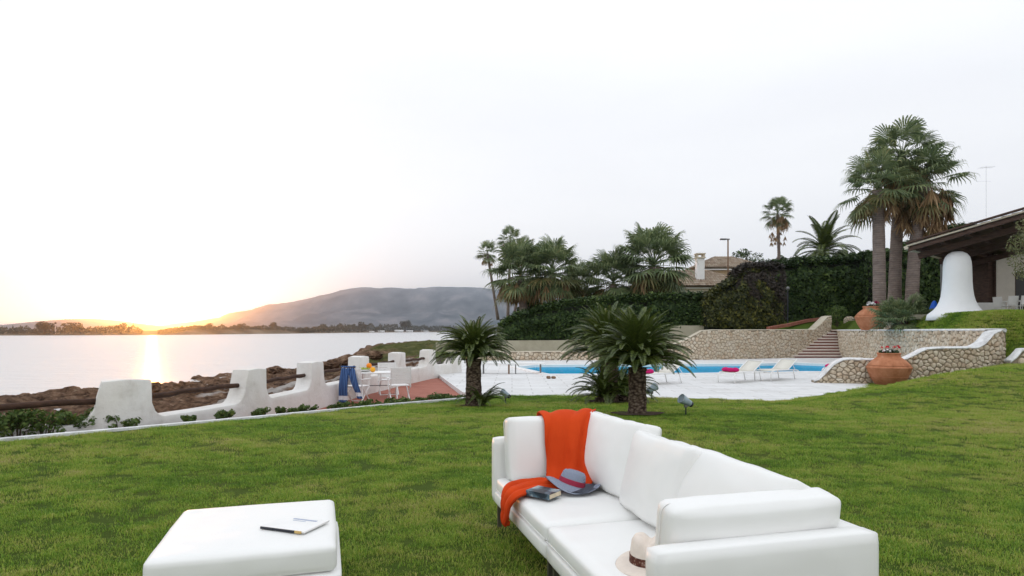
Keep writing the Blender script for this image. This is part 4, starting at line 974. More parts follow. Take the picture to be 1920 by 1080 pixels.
# distant treetops
for px, y, Y, w, h, n, lab in [(1405, 498, 92, 5.0, 3.2, 1400, 'thin treetop showing above the neighbour roof'), (1100, 572, 66, 2.6, 3.2, 1500, 'rounded shrub in the gap between the palm clusters'), (1190, 575, 64, 2.4, 3.0, 1300, 'dark shrub behind the hedge left of the thick trunked palm'),
                           (1010, 590, 60, 2.6, 2.3, 1500, 'dark shrub under the bushy palms of the left cluster'), (1500, 500, 66, 3.5, 1.6, 1200, 'low tree showing above the tall hedge left of the date palm'), (1600, 496, 60, 3.5, 1.7, 1500, 'tuft of branches above the tall hedge right of the date palm'), (1845, 590, 44, 2.2, 1.9, 1400, 'dark green shrub seen through the opening behind the white column')]:
    q = PD(px, y, Y); shrub(0, 0, 'background_shrub', lab, w, h, n, .16, M_HEDGE, 'shrub', p=q)

# ------------------------------------------------------------------ neighbour house
def tiled_slope(mb, a, b, c, d, nrow, ncol, amp):
    """a,b eave left/right; d,c ridge left/right; rows of barrel tiles"""
    a, b, c, d = map(Vector, (a, b, c, d)); nrm = (b-a).cross(d-a).normalized()
    if nrm.z < 0: nrm = -nrm
    W_ = max((b-a).length, (c-d).length)
    for i in range(ncol):
        for j in range(nrow):
            t0, t1 = j/nrow, (j+1.08)/nrow; vs = []
            for t in (t0, min(1, t1)):
                e0 = a.lerp(d, t); e1 = b.lerp(c, t); ex = (b-a).normalized()
                Lx = (e1-e0).length; off0 = (e0-a).dot(ex)
                x0 = W_*i/ncol; x1 = W_*(i+1)/ncol
                cl0 = min(max(x0, off0), off0+Lx); cl1 = min(max(x1, off0), off0+Lx); base = a+(e0-a-ex*off0)
                lift = nrm*(amp*.5 if t == t0 else 0)
                for k in range(5):
                    x = lerp(cl0, cl1, k/4); vs.append(base+ex*x+nrm*(amp*math.sin(math.pi*k/4))+lift)
            if (vs[4]-vs[0]).length < .05 and (vs[9]-vs[5]).length < .05: continue
            mb.add(vs, [(k, k+1, 6+k, 5+k) for k in range(4)])
def hip_roof(root, name, x0, x1, y0, y1, ze, zr, ncol, nrow, parent=None):
    dx = min((y1-y0)/2, (x1-x0)/2*.8); ym = (y0+y1)/2; mb = MB()
    tiled_slope(mb, (x0, y0, ze), (x1, y0, ze), (x1-dx, ym, zr), (x0+dx, ym, zr), nrow, ncol, .09)
    tiled_slope(mb, (x0, y1, ze), (x0, y0, ze), (x0+dx, ym, zr), (x0+dx, ym, zr), nrow, int(ncol*.6), .09)
    mb.add([(x0, y0, ze-.03), (x1, y0, ze-.03), (x1-dx, ym, zr-.03), (x0+dx, ym, zr-.03), (x0, y1, ze-.03), (x1, y1, ze-.03)], [(0, 1, 2, 3), (1, 5, 2), (5, 4, 3, 2), (4, 0, 3), (0, 4, 5, 1)])
    o = pb(mb, name, M_TILE, root); return o
nh = empty('neighbour_house', (22, 77, 1), 'low ochre villa with tiled roofs and a white chimney behind the hedge', 'house')
def wpx(px, Y): return (px-960)/F*Y
x0, x1 = wpx(1222, 74), wpx(1420, 74)
pb(MB().box(((x0+x1)/2, 78, 3.4), (x1-x0, 6, 6.4)), 'wall', M_HOUSEC, nh)
pb(MB().box(((x0+x1)/2, 74.7, 6.52), (x1-x0+.8, .12, .14)), 'gutter', M_WHITE, nh)
hip_roof(nh, 'roof', x0-.7, x1+.7, 74.2, 84, 6.75, 9.0, 44, 9)
x2, x3 = wpx(1312, 80), wpx(1432, 80)
pb(MB().box(((x2+x3)/2, 84, 6.2), (x3-x2, 7, 6.2)), 'wall', M_HOUSE, nh)
pb(MB().box(((x2+x3)/2, 79.9, 9.22), (x3-x2+.9, .12, .16)), 'gutter', M_WHITE, nh)
hip_roof(nh, 'roof', x2-.7, x3+.7, 79.6, 87, 9.45, 11.2, 34, 7)
cxp = wpx(1314, 76); ch = pb(MB().box((cxp, 76.4, 8.8), (.9, .9, 2.8), bev=.03), 'chimney', M_WHITE, nh)
m_ = MB().box((cxp, 76.4, 10.25), (1.1, 1.25, .12)); 
for dx in (-.4, .4):
    for dy in (-.4, .4): m_.box((cxp+dx, 76.4+dy, 10.48), (.18, .18, .35))
m_.box((cxp, 76.4, 10.72), (1.1, 1.2, .14)); sub(m_, 'chimney_cap', M_HOUSEC, ch)
# street lamp, antenna, garden post
p = PD(1365, 560, 54); tp = PD(1365, 449, 54); root = empty('street_lamp', p, 'tall thin street lamp with a flat head pointing left behind the hedge', 'street lamp')
H_ = tp.z-p.z; MB().tube([(0, 0, -1), (0, 0, H_)], [.08, .06], 10).build('pole', M_RUST, root, True)
MB().box((-.05, 0, H_+.02), (.36, .12, .10)).tube([(0, 0, H_), (-.3, 0, H_+.03)], .04, 6).build('arm', M_GREYMETAL, root)
MB().box((-.42, 0, H_+.02), (.50, .26, .13), bev=.03).build('lamp_head', M_GREYMETAL, root)
p = PD(1477, 616, 47.6); root = empty('garden_lamp_post', p, 'slender dark post standing against the tall hedge near its left end', 'post')
MB().tube([(0, 0, -.5), (0, 0, 2.9)], .055, 8).build('post', M_BLACK, root); MB().lathe([(.05, 2.85), (.13, 2.95), (.14, 3.05), (.05, 3.15), (.001, 3.16)], 12).build('lamp_cap', M_GREYMETAL, root)

# ------------------------------------------------------------------ house on the right
A = Vector((18.35, 29.25, 5.34)); e = Vector((.736, .677, 0)); u = Vector((.677, -.736, .235)); un = u.normalized(); nrm = e.cross(un).normalized()
if nrm.z < 0: nrm = -nrm
hr = empty('villa', (26, 34, 2.3), 'white villa with a dark timber porch roof carried by a fat flared column', 'house')
def RP(a_, b_, c_=0): return A+e*a_+u*b_+nrm*c_
def rbox(mb, a0, a1, b0, b1, c0, c1, mi=0):
    vs = [RP(a_, b_, c_) for a_ in (a0, a1) for b_ in (b0, b1) for c_ in (c0, c1)]
    mb.add(vs, [(0, 1, 3, 2), (4, 6, 7, 5), (0, 4, 5, 1), (2, 3, 7, 6), (0, 2, 6, 4), (1, 5, 7, 3)], mi)
rf_ = MB(); rbox(rf_, 0, 17, 0, 9, 0, .06); roof = pb(rf_, 'roof_deck', M_TIMBER, hr)
for i in range(10):
    m_ = MB(); b0 = .15+i*.95; rbox(m_, .15, 17, b0, b0+.14, -.20, -.003)
    sub(m_, 'rafter', M_TIMBER, roof)
for j, (c0, c1, o0, mm) in enumerate([(-.16, -.02, .0, M_TIMBER), (.062, .12, .07, M_CREAM), (.19, .26, .16, M_TIMBER)]):
    m_ = MB(); rbox(m_, -.06-.05*j, .10-.02*j, -.1, 9, c0, c1); pb(m_, 'verge_board', mm, hr)
m_ = MB(); rbox(m_, -.1, 17, -.22, -.06, -.05, .10); pb(m_, 'gutter', M_CREAM, hr)
tl = MB()
for i in range(26):
    b0 = -.1+i*.35
    for k in range(5):
        a0 = .02+k*.3; vs = []
        for q in range(5): ang = math.pi*q/4; vs.append(RP(a0+.14-.14*math.cos(ang), b0, .13+.07*math.sin(ang)))
        for q in range(5): ang = math.pi*q/4; vs.append(RP(a0+.14-.14*math.cos(ang), b0+.38, .10+.07*math.sin(ang)))
        tl.add(vs, [(q, q+1, 6+q, 5+q) for q in range(4)]+[(0, 1, 2, 3, 4)])
o = pb(tl, 'roof_tiles', M_TILED, hr); o['kind'] = 'stuff'
for a_ in (.9, 4.5, 8.4): 
    m_ = MB(); rbox(m_, a_, a_+.22, .0, 9, -.48, -.21); pb(m_, 'beam', M_TIMBER, hr)
c = Vector((20.21, 28.8, 2.23)); m_ = MB()
prof = [(1.46, -.3), (1.42, .0), (1.30, .10), (1.12, .26), (.97, .46), (.85, .72), (.77, 1.0), (.72, 1.35), (.695, 1.7), (.685, 2.1), (.675, 2.5), (.65, 2.8), (.58, 3.05), (.45, 3.22), (.25, 3.33), (.001, 3.36)]
def cfn(v, a_): k = 1+.025*noise.noise(Vector((math.cos(a_)*2, math.sin(a_)*2, v.z*1.2))); return Vector((v.x*k, v.y*k*.8, v.z))
prof = [(r_*.87, z_*.855) for r_, z_ in prof]; m_.lathe(prof, 40, c, fn=cfn); a = NM('white_column_render', .9, .15); a.col(a.ramp(a.noise(1.2, 5), [(.3, (.80, .81, .82)), (.7, (.86, .87, .88))])); a.bump(a.noise(6, 5), .4, .03); pb(m_, 'column', a.m, hr, True)
# walls
def wallbox(x0, x1, y, z0, z1, d=.3): return MB().box(((x0+x1)/2, y+d/2, (z0+z1)/2), (x1-x0, d, z1-z0))
Z0 = 2.25; M_HW = simple('porch_wall_render', (.60, .56, .50), .9, .07, 2)
xa = wpx(1868, 34.2); xb = wpx(1903, 34.2)
pb(wallbox(xa, xb, 34.2, Z0, 5.62), 'wall', M_HW, hr); pb(wallbox(xb, 36, 34.22, 4.72, 5.95), 'wall', M_HW, hr)
dr_ = pb(wallbox(xb, 29, 34.75, Z0, 4.72, .1), 'doorway', M_GLASSD, hr); m_ = MB().box((xb+.05, 34.35, 3.5), (.08, .2, 2.4)); sub(m_, 'door_frame', M_TIMBER, dr_)
pb(MB().box((xa+.05, 36.3, 3.9), (.15, 4.2, 3.4)), 'side_wall', M_TIMBER, hr)  # shade of the side wall put into its colour with the dark timber
pb(MB().box((xa-.16, 34.5, 4.0), (.28, .28, 3.4)), 'dark_edge_post', M_TIMBER, hr)  # dark upright in timber colour, standing for the shaded wall edge
pb(MB().tube([(wpx(1766, 33.4), 33.4, 2.2), (wpx(1766, 33.4), 33.4, 5.3)], .07, 8), 'downpipe', M_GREYMETAL, hr)
xp0, xp1 = wpx(1838, 34), wpx(1868, 34); pb(MB().box(((xp0+xp1)/2-.3, 34.0, 2.62), (xp1-xp0+1.0, .3, .75), bev=.02), 'low_wall', M_WHITE, hr)
for k in range(4): pb(MB().box(((xp0+xp1)/2-.3, 33.84, 2.38+k*.17), (xp1-xp0+.98, .025, .14)), 'panel', M_WHITE, hr)
m_ = MB().prism([(19.2, 30.6), (26, 28.9), (34, 28.9), (34, 36), (24.2, 36)], up_z(24, 33)-.2, up_z(24, 33)+.03); tag(m_.build('porch_floor', M_CREAM), kind='structure')
# outbuilding beyond the porch
ob = empty('outbuilding', (38, 52, 2), 'outbuilding with a brown tiled roof seen under the porch', 'building')
xa2, xb2 = wpx(1800, 52), wpx(1868, 52); m_ = MB(); tiled_slope(m_, (xa2, 51, 5.55), (xb2, 51, 5.55), (xb2, 55, 7.3), (xa2, 55, 7.3), 8, 14, .06); pb(m_, 'roof', M_TILED, ob)
pb(MB().box(((xa2+xb2)/2, 54, 3.9), (xb2-xa2-.4, 4, 3.2)), 'wall', M_GLASSD, ob)
# antenna
p = PD(1849, 430, 33); root = empty('antenna', p, 'thin television aerial standing above the porch roof', 'aerial')
MB().tube([(0, 0, -1.2), (0, 0, 3.3)], .005, 6).build('mast', M_GREYMETAL, root)
m_ = MB().tube([(-.35, 0, 3.2), (.45, 0, 3.25)], .004, 4)
for k in range(6): m_.tube([(-.3+k*.13, -.2, 3.2+k*.008), (-.3+k*.13, .2, 3.2+k*.008)], .003, 4)
m_.tube([(-.5, 0, 2.5), (.25, 0, 2.5)], .003, 4); m_.build('elements', M_GREYMETAL, root)
# blue plastic thing behind the column
p = PD(1752, 583, 34.5); o = MB().lathe([(.30, -.2), (.34, 0), (.26, .35), (.13, .7), (.08, .78), (.001, .8)], 14, fn=lambda v, a_: Vector((v.x*(1+.15*math.sin(3*a_)), v.y, v.z))).build('blue_cover', M_BLUEBAG, None, True, loc=p, scale=.7); tag(o, 'bright blue plastic cover in the dark left of the white column', 'cover')

# ------------------------------------------------------------------ chairs at the house
def garden_chair(label, loc, rz, group='white chairs on the porch'):
    r = empty('garden_chair', loc, label, 'chair', group, rz)
    for sx in (-1, 1):
        MB().tube([(sx*.26, -.24, 0), (sx*.25, -.22, .64)], .018, 6).build('leg', M_WHITE, r)
        MB().tube([(sx*.26, .26, 0), (sx*.24, .22, .45), (sx*.23, .30, .92)], .018, 6).build('leg', M_WHITE, r)
        MB().box((sx*.26, .0, .65), (.05, .52, .03), bev=.006).build('armrest', M_WHITE, r)
    MB().box((0, 0, .43), (.46, .46, .03), bev=.008).build('seat', M_WHITE, r)
    b = MB(); b.box((0, .27, .70), (.44, .02, .44), M=Matrix.Rotation(R(-8), 3, 'X')); b.build('backrest', M_WHITE, r); return r
zf = up_z(24, 33)+.03
for px, Y, rz, lab in [(1879, 32.0, R(100), 'white porch chair seen side on, leftmost at the long table'), (1892, 31.2, R(178), 'white porch chair with its back to the lawn, right of the side on chair'), (1915, 31.0, R(182), 'white porch chair cut by the right edge of the picture')]:
    garden_chair(lab, (wpx(px, Y), Y, zf), rz)
r = empty('porch_table', (wpx(1905, 32.4), 32.4, zf), 'white table on the porch behind the chairs', 'table')
MB().box((.9, 0, .73), (2.6, .9, .04), bev=.01).build('tabletop', M_WHITE, r)
for sx in (-.3, 2.1):
    for sy in (-.38, .38): MB().box((sx, sy, .355), (.06, .06, .71)).build('leg', M_WHITE, r)
# ------------------------------------------------------------------ pots
def pot(label, loc, s, blooms, seed):
    random.seed(seed); r = empty('terracotta_jar', loc, label, 'jar'); r.scale = (s, s, s)
    prof = [(.40, 0), (.42, .04), (.50, .16), (.58, .32), (.635, .46), (.66, .545), (.668, .56), (.675, .575), (.668, .60), (.645, .62), (.60, .70), (.51, .80), (.41, .88), (.35, .925), (.335, .96), (.335, 1.00), (.35, 1.03), (.36, 1.05), (.345, 1.065), (.30, 1.06), (.29, .98)]
    MB().lathe(prof, 64, fn=lambda v, a_: v+Vector((0, 0, .002*math.sin(a_*3)))).build('body', M_POT, r, 50)
    for k, z in enumerate((.27, .66)): 
        rr = pw([(0, .40), (.16, .50), (.32, .58), (.46, .635), (.60, .668), (.70, .60)], z)+.004
        m_ = MB(); ps = [(rr*math.cos(2*math.pi*i/48), rr*math.sin(2*math.pi*i/48), z) for i in range(49)]; m_.tube(ps, .009, 6, cap=False); m_.build('rim_band', M_POT, r, True)
    MB().lathe([(.29, 1.0), (.001, 1.02)], 20).build('soil', M_SOIL, r)
    lob = [(.22*math.cos(a_), .22*math.sin(a_), 1.09, .09) for a_ in [0, 1, 2, 3, 4, 5.2]]+[(0, 0, 1.12, .12)]
    pl = empty('flowering_plant', (loc[0], loc[1], loc[2]+1.02*s), ('red and white flowers growing in the ' + ('large front jar' if seed == 1 else 'jar on the upper level')), 'plant')
    pl.scale = (s, s, s)
    f0 = crown_fn([(a_, b_, c_-1.02, d_) for a_, b_, c_, d_ in lob])
    link('leaves', clump_mesh('leaves', 420, f0, .04, mat=M_LEAFD), None, pl)
    for x, y, z, mm, q in blooms:
        m_ = MB()
        for k in range(9): a_ = rnd(0, 6.28); b_ = rnd(-.4, 1.5); c_ = Vector((math.cos(a_)*math.cos(b_), math.sin(a_)*math.cos(b_), math.sin(b_)))*q; t_ = c_.orthogonal().normalized()*q*.7; w_ = c_.normalized().cross(t_); m_.add([c_-t_, c_-w_, c_+t_, c_+w_], [(0, 1, 2, 3)])
        m_.tube([(0, 0, 0), (-x*.3, -y*.3, -z+.05)], .004, 4); bo = m_.build('bloom', mm, pl, False, loc=(x, y, z))
p = G(1677, 722); pot('large terracotta jar with red flowers standing on the lawn before the low stone wall', (p.x, p.y+.3, p.z-.02), 1.0,
    [(-.30, -.1, .22, M_FLR, .035), (-.14, -.15, .23, M_FLR, .05), (-.08, -.12, .13, M_FLW, .07), (.02, -.14, .12, M_FLW, .06), (-.22, -.1, .11, M_FLW, .045), (.10, -.12, .23, M_FLR, .045), (.26, -.08, .23, M_FLR, .06)], 1)
p = PD(1634, 618, 36.2); pot('terracotta jar with white and pink flowers on the upper level above the stone wall', (p.x, p.y, 1.53), 1.28, [(-.2, -.1, .14, M_FLW, .08), (-.05, -.12, .15, M_FLW, .09), (-.12, -.05, .2, M_FLW, .06), (.16, -.1, .17, M_FLP, .10), (.24, -.05, .14, M_FLP, .06), (.07, -.1, .12, M_FLW, .06)], 2)
# ------------------------------------------------------------------ loungers
def lounger(label, px, y, ang, towel, scale=1.0):
    p = PZ(px, y, ZD); r = empty('sun_lounger', (p.x, p.y, ZD), label, 'sun lounger', 'sun loungers by the pool', ang)
    # local x from foot (0) to head (1.9), y width
    for sy in (-.31, .31):
        MB().tube([(-.10, sy, .33), (-.02, sy, .37), (.25, sy, .385), (1.15, sy, .36), (1.75, sy, .33), (1.9, sy, .30)], .022, 6).build('side_rail', M_WHITE, r, True)
        MB().tube([(-.10, sy, .33), (-.15, sy, .25), (-.13, sy, .0)], .022, 6).build('leg', M_WHITE, r, True)
        MB().tube([(1.50, sy, .34), (1.62, sy, .0)], .022, 6).build('leg', M_WHITE, r, True)
    MB().tube([(-.10, -.31, .33), (-.10, .31, .33)], .02, 6).build('cross_bar', M_WHITE, r)
    m_ = MB(); m_.add(*grid(12, 3, lambda u_, v_: (-.05+1.2*u_, lerp(-.29, .29, v_), .375+.02*math.sin(u_*3)-.012*math.sin(math.pi*v_)))); o = m_.build('seat_panel', M_SLING, r, True); md = o.modifiers.new('t', 'SOLIDIFY'); md.thickness = .012
    m_ = MB(); m_.add(*grid(8, 3, lambda u_, v_: (1.12+.65*u_, lerp(-.29, .29, v_), .38+.33*u_-.01*math.sin(math.pi*v_)))); o = m_.build('backrest', M_SLING, r, True); md = o.modifiers.new('t', 'SOLIDIFY'); md.thickness = .012
    for sy in (-.30, .30): MB().tube([(1.12, sy, .375), (1.78, sy, .72)], .018, 6).build('back_rail', M_WHITE, r)
    MB().tube([(1.78, -.30, .72), (1.78, .30, .72)], .018, 6).build('back_bar', M_WHITE, r)
    for sy in (-.27, .27): MB().tube([(1.50, sy, .56), (1.72, sy, .34)], .012, 5).build('back_strut', M_WHITE, r)
    if towel:
        t = empty('rolled_towel', Vector((p.x, p.y, ZD+.43))+Vector((math.cos(ang), math.sin(ang), 0))*.12, towel, 'towel', 'pink towels on the loungers', ang)
        m_ = MB(); n_ = 10; m_.tube([(0, lerp(-.30, .30, i/n_), .02+.006*math.sin(i)) for i in range(n_+1)], [.045]+[.075+.008*math.sin(i*2) for i in range(n_-1)]+[.045], 12); m_.v = [(x*1.5, y_, z) for x, y_, z in m_.v]; m_.build('towel_roll', M_PINK, t, True)
lounger('sun lounger half hidden by the trunk of the front right cycad', 1206, 722, R(38), 'rolled pink towel on the lounger beside the cycad trunk')
lounger('sun lounger in the open middle of the terrace, pink towel at its foot', 1366, 718, R(40), 'rolled pink towel on the lounger in the open middle of the terrace')
lounger('sun lounger without a towel, second from the stone walls', 1434, 714, R(40), None)
lounger('sun lounger partly behind the low stone wall, nearest the large jar', 1560, 709, R(36), 'rolled pink towel on the lounger nearest the large jar')
# slab bench at the end of the pool
p = PZ(960, 701, ZD); r = empty('slab_bench', (p.x, p.y, ZD), 'long thin white slab bench at the left end of the pool', 'bench')
MB().box((0, .2, .43), (2.75, .55, .06), bev=.01).build('seat', M_WHITE, r)
MB().tube([(-.13, 0, 0), (-.13, 0, .40)], .035, 8).build('leg', M_RUST, r); MB().tube([(.15, -.05, 0), (.15, -.05, .40)], .025, 8).build('leg', M_GREYMETAL, r)
for x in (-1.2, 1.2): MB().box((x, .3, .2), (.06, .3, .40)).build('leg', M_GREYMETAL, r)
p = PZ(1033, 710, ZD); o = MB().box((-.09, 0, .05), (.16, .22, .10), bev=.03).box((.10, .03, .045), (.14, .2, .09), rz=.3, bev=.03).build('sandals', M_RUST, None, loc=p); tag(o, 'pair of small brown sandals on the terrace at the pool corner', 'sandals')
# garden spotlights
def spot(label, px, y, rz, k=1.0):
    p = G(px, y); r = empty('garden_spotlight', (p.x, p.y, p.z), label, 'spotlight', 'spotlights in the lawn', rz); r.scale = (k,)*3
    MB().tube([(0, 0, -.1), (0, 0, .16)], .012, 6).build('spike', M_BLACK, r); MB().box((0, 0, .15), (.06, .05, .05), bev=.01).build('bracket', M_GREYMETAL, r)
    m_ = MB().lathe([(.03, -.11), (.055, -.09), (.062, 0), (.075, .06), (.085, .11), (.078, .115), (.07, .09), (.001, .088)], 16)
    o = m_.build('lamp_housing', M_SPOT, r, 50, loc=(0, 0, .23), rot=(0, R(62), 0)); MB().lathe([(.03, -.14), (.05, -.13), (.05, -.08)], 12).build('end_cap', M_BLACK, o)
spot('blue grey spotlight in the lawn right of the left cycad', 948, 757, R(150)); spot('blue grey spotlight half behind the front right cycad trunk', 1222, 750, R(20), 1.25); spot('blue grey spotlight standing alone on the lawn right of the cycads', 1286, 778, R(200), 1.1)

# ------------------------------------------------------------------ patio table and chairs
def director_chair(label, loc, rz):
    r = empty('folding_chair', loc, label, 'chair', 'folding chairs on the patio', rz)
    for sx in (-1, 1):
        MB().tube([(sx*.27, -.25, 0), (sx*.27, .20, .44)], .018, 6).build('leg', M_WHITE, r)
        MB().tube([(sx*.25, .27, 0), (sx*.25, -.22, .44), (sx*.25, -.22, .62)], .018, 6).build('leg', M_WHITE, r)
        MB().tube([(sx*.27, .20, .40), (sx*.26, .28, .95)], .018, 6).build('back_post', M_WHITE, r)
        MB().box((sx*.27, .0, .64), (.05, .52, .025), bev=.006).build('armrest', M_WHITE, r)
    MB().box((0, 0, .45), (.50, .48, .025), bev=.006).build('seat', M_WHITE, r)
    for k in range(6): MB().box((0, .235+.012*k, .54+.075*k), (.50, .016, .068), bev=.004).build('back_slat', M_WHITE, r)
    MB().tube([(-.27, -.24, .02), (.27, -.24, .02)], .012, 5).build('stretcher', M_WHITE, r); return r
YT = 18.2
tb = empty('patio_table', (wpx(712, YT), YT, ZP), 'white folding table with crossed legs by the parapet, fruit on top', 'table', rz=R(12))
MB().box((0, 0, .735), (1.25, .78, .035), bev=.008).build('tabletop', M_WHITE, tb)
for sx in (-.48, .48):
    for sg in (-1, 1): MB().tube([(sx, -.33*sg, 0), (sx, .33*sg, .72)], .018, 6).build('leg', M_WHITE, tb)
MB().tube([(-.48, 0, .36), (.48, 0, .36)], .012, 5).build('stretcher', M_GREYMETAL, tb)
director_chair('white folding chair with a slatted back right of the patio table', (wpx(748, 17.3), 17.3, ZP), R(-158))
cB = Vector((wpx(669, 17.0), 17.0, ZP)); rzB = R(165); director_chair('white folding chair with the blue towel hung over its back', cB, rzB)
director_chair('white folding chair on the wall side of the patio table, mostly hidden', (wpx(728, 19.2), 19.2, ZP), R(20))
# towel on the chair back (chair faces the table, its back to the camera)
def towel():
    root = empty('beach_towel', cB+Vector((0, 0, .95)), 'blue striped beach towel with white end bands hanging over a patio chair', 'towel')
    Rm = Matrix.Rotation(rzB, 3, 'Z')
    def leg(x0, x1, x2, x3, z0, z1, ph):
        def f(u_, v_):
            x = lerp(lerp(x0, x1, v_), lerp(x2, x3, v_), u_); z = lerp(z0, z1, u_); y = .30+.02+.10*u_*.4+.025*math.sin(v_*9+ph+u_*2)+.05*math.sin(math.pi*min(1, u_*1.2))
            q = Rm @ Vector((x, y, z)); return tuple(q)
        return f
    # draped strips: long one on the left (chair local +x is picture left here)
    for (a_, ph) in (((.27, .02, .33, .10, 0, -.92), 0.), ((.08, -.10, -.20, -.36, 0, -.80), 2.)):
        f = leg(*a_, ph); m_ = MB(); vs, fs = grid(26, 12, f); m_.add(vs, fs); m_.m = [1 if 20 <= (i // 11) <= 22 else 0 for i in range(len(fs))]
        o = m_.build('towel_fall', [M_BLUE, M_TOWELW], root, True); md = o.modifiers.new('t', 'SOLIDIFY'); md.thickness = .012
    f = lambda u_, v_: tuple(Rm @ Vector((lerp(-.12, .28, v_), .30+.03*math.cos(u_*math.pi)+.01*math.sin(v_*8), .02+.03*math.sin(u_*math.pi)))); m_ = MB(); m_.add(*grid(6, 10, f)); o = m_.build('towel_fold', M_BLUE, root, True); md = o.modifiers.new('t', 'SOLIDIFY'); md.thickness = .012
towel()
def fruit(px, y, r, mm, lab, k=0):
    p = PD(px, y, YT-.15); p.z = max(p.z, ZP+.752+r*.96)
    o = MB().lathe([(.001, -r)]+[(r*math.cos(R(a_)), r*math.sin(R(a_))) for a_ in range(-75, 80, 15)]+[(.001, r*.97)], 16).build('fruit', mm, None, True, loc=p); tag(o, lab, 'fruit')
zt_ = ZP+.7525
bw_ = empty('fruit_bowl', (wpx(684, YT), YT-.05, zt_), 'shallow bowl of greenish fruit on the patio table', 'bowl')
MB().lathe([(.08, 0), (.10, .01), (.20, .05), (.23, .075), (.22, .075), (.19, .055), (.001, .02)], 28).build('dish', M_WHITE, bw_, True)
for i in range(6): a_ = i*1.05; o = MB().lathe([(.001, -.045), (.035, -.03), (.048, 0), (.035, .03), (.001, .045)], 10).build('green_fruit', M_GREENFRUIT, None, True, loc=bw_.location+Vector((.11*math.cos(a_), .11*math.sin(a_), .085))); tag(o, ['green fruit at the right of the bowl', 'green fruit at the back right of the bowl', 'green fruit at the back left of the bowl', 'green fruit at the left of the bowl', 'green fruit at the front left of the bowl', 'green fruit at the front right of the bowl'][i], 'fruit', 'green fruit in the bowl')
fruit(699, 700, .075, M_YELLOWFRUIT, 'yellow orange lying on the patio table edge'); 
o = MB().lathe([(.001, -.08)]+[(.08*math.cos(R(a_)), .08*math.sin(R(a_))) for a_ in range(-75, 80, 15)]+[(.001, .078)], 16).build('fruit', M_ORANGEFRUIT, None, True, loc=(wpx(692, YT)+.0, YT, zt_+.17)); tag(o, 'deep orange fruit, highest on the patio table', 'fruit')

# ------------------------------------------------------------------ sofa, ottoman and what lies on them
SO = Vector((.528, 2.310, 0)); UU = Vector((-.2577, .9663, 0)); VV = Vector((.9663, .2577, 0))
RS = math.atan2(VV.y, VV.x)          # local x = v (front to back), local y = u (near to far)
sofa = empty('sofa', SO, 'long white upholstered sofa with loose back cushions and steel legs on the lawn', 'sofa', rz=RS)
SL, SD, AH = 2.67, 1.0, .686
def rounded_box(w, d, h, r, n=(10, 10, 5), puff=(0, 0, 0), wr=0., seed=0., pinch=0., ear=0.):
    """cushion centred at origin: rounded corners, puffed faces, light wrinkles"""
    bm = bmesh.new(); nx, ny, nz = n; idx = {}
    def vert(i, j, k):
        key = (i, j, k)
        if key in idx: return idx[key]
        def sp(t): return math.copysign(abs(t)**.75, t)
        x, y, z = sp(i/nx*2-1), sp(j/ny*2-1), sp(k/nz*2-1)
        p = Vector((x*w/2, y*d/2, z*h/2)); c = Vector((max(-w/2+r, min(w/2-r, p.x)), max(-d/2+r, min(d/2-r, p.y)), max(-h/2+r, min(h/2-r, p.z))))
        q = p-c; 
        if q.length > 1e-6: q = q.normalized()*r; p = c+q
        fx, fy, fz = 1-x*x, 1-y*y, 1-z*z
        p.x += math.copysign(puff[0]*fy**.6*max(.0, fz)**.5, x)*abs(x)**2; p.y += math.copysign(puff[1]*fx**.6*fz**.5, y)*abs(y)**2; p.z += math.copysign(puff[2]*(fx*fy)**.55, z)*abs(z)
        if pinch: p.x *= 1-pinch*(1-fz)*0; p.x -= math.copysign(pinch*(x*x*y*y)**3, x); p.y -= math.copysign(pinch*(x*x*y*y)**3, y)
        if ear and z > 0: q_ = max(abs(x), abs(y)); p.z += ear*(q_**4-.45)*z
        if wr: s_ = Vector((p.x*4+seed, p.y*4, p.z*4)); p += p.normalized()*wr*(noise.noise(s_)+.5*noise.noise(s_*2.7))
        idx[key] = bm.verts.new(p); return idx[key]
    for i in range(nx):
        for j in range(ny):
            for k in (0, nz): f = [vert(i, j, k), vert(i+1, j, k), vert(i+1, j+1, k), vert(i, j+1, k)]; bm.faces.new(f if k else f[::-1])
    for i in range(nx):
        for k in range(nz):
            for j in (0, ny): f = [vert(i, j, k), vert(i+1, j, k), vert(i+1, j, k+1), vert(i, j, k+1)]; bm.faces.new(f[::-1] if j else f)
    for j in range(ny):
        for k in range(nz):
            for i in (0, nx): f = [vert(i, j, k), vert(i, j+1, k), vert(i, j+1, k+1), vert(i, j, k+1)]; bm.faces.new(f if i else f[::-1])
    me = bpy.data.meshes.new('cushion'); bm.to_mesh(me); bm.free(); me.polygons.foreach_set('use_smooth', [True]*len(me.polygons)); return me
def rb(name, c, dims, r, parent, mat=M_SOFA, rot=(0, 0, 0), **k):
    me = rounded_box(*dims, r, **k); return link(name, me, mat, parent, c, rot)
g = .004
half = SL/2
# frame: base rails, arms, back
for k in (0, 1): rb('base', (SD/2-.002, half*(k+.5), .243), (SD-.01, half-g, .095), .018, sofa, n=(8, 8, 4))
rb('arm', (SD/2, .055, .443), (SD, .11, AH-.20), .022, sofa, n=(14, 4, 8), puff=(0, .004, .002))
rb('arm', (SD/2, SL-.055, .443), (SD, .11, AH-.20), .022, sofa, n=(14, 4, 8), puff=(0, .004, .002))
for k in (0, 1): rb('back_panel', (SD-.06, half*(k+.5), .443), (.12, half-.11*0-g-.0, AH-.205), .022, sofa, n=(4, 14, 8))
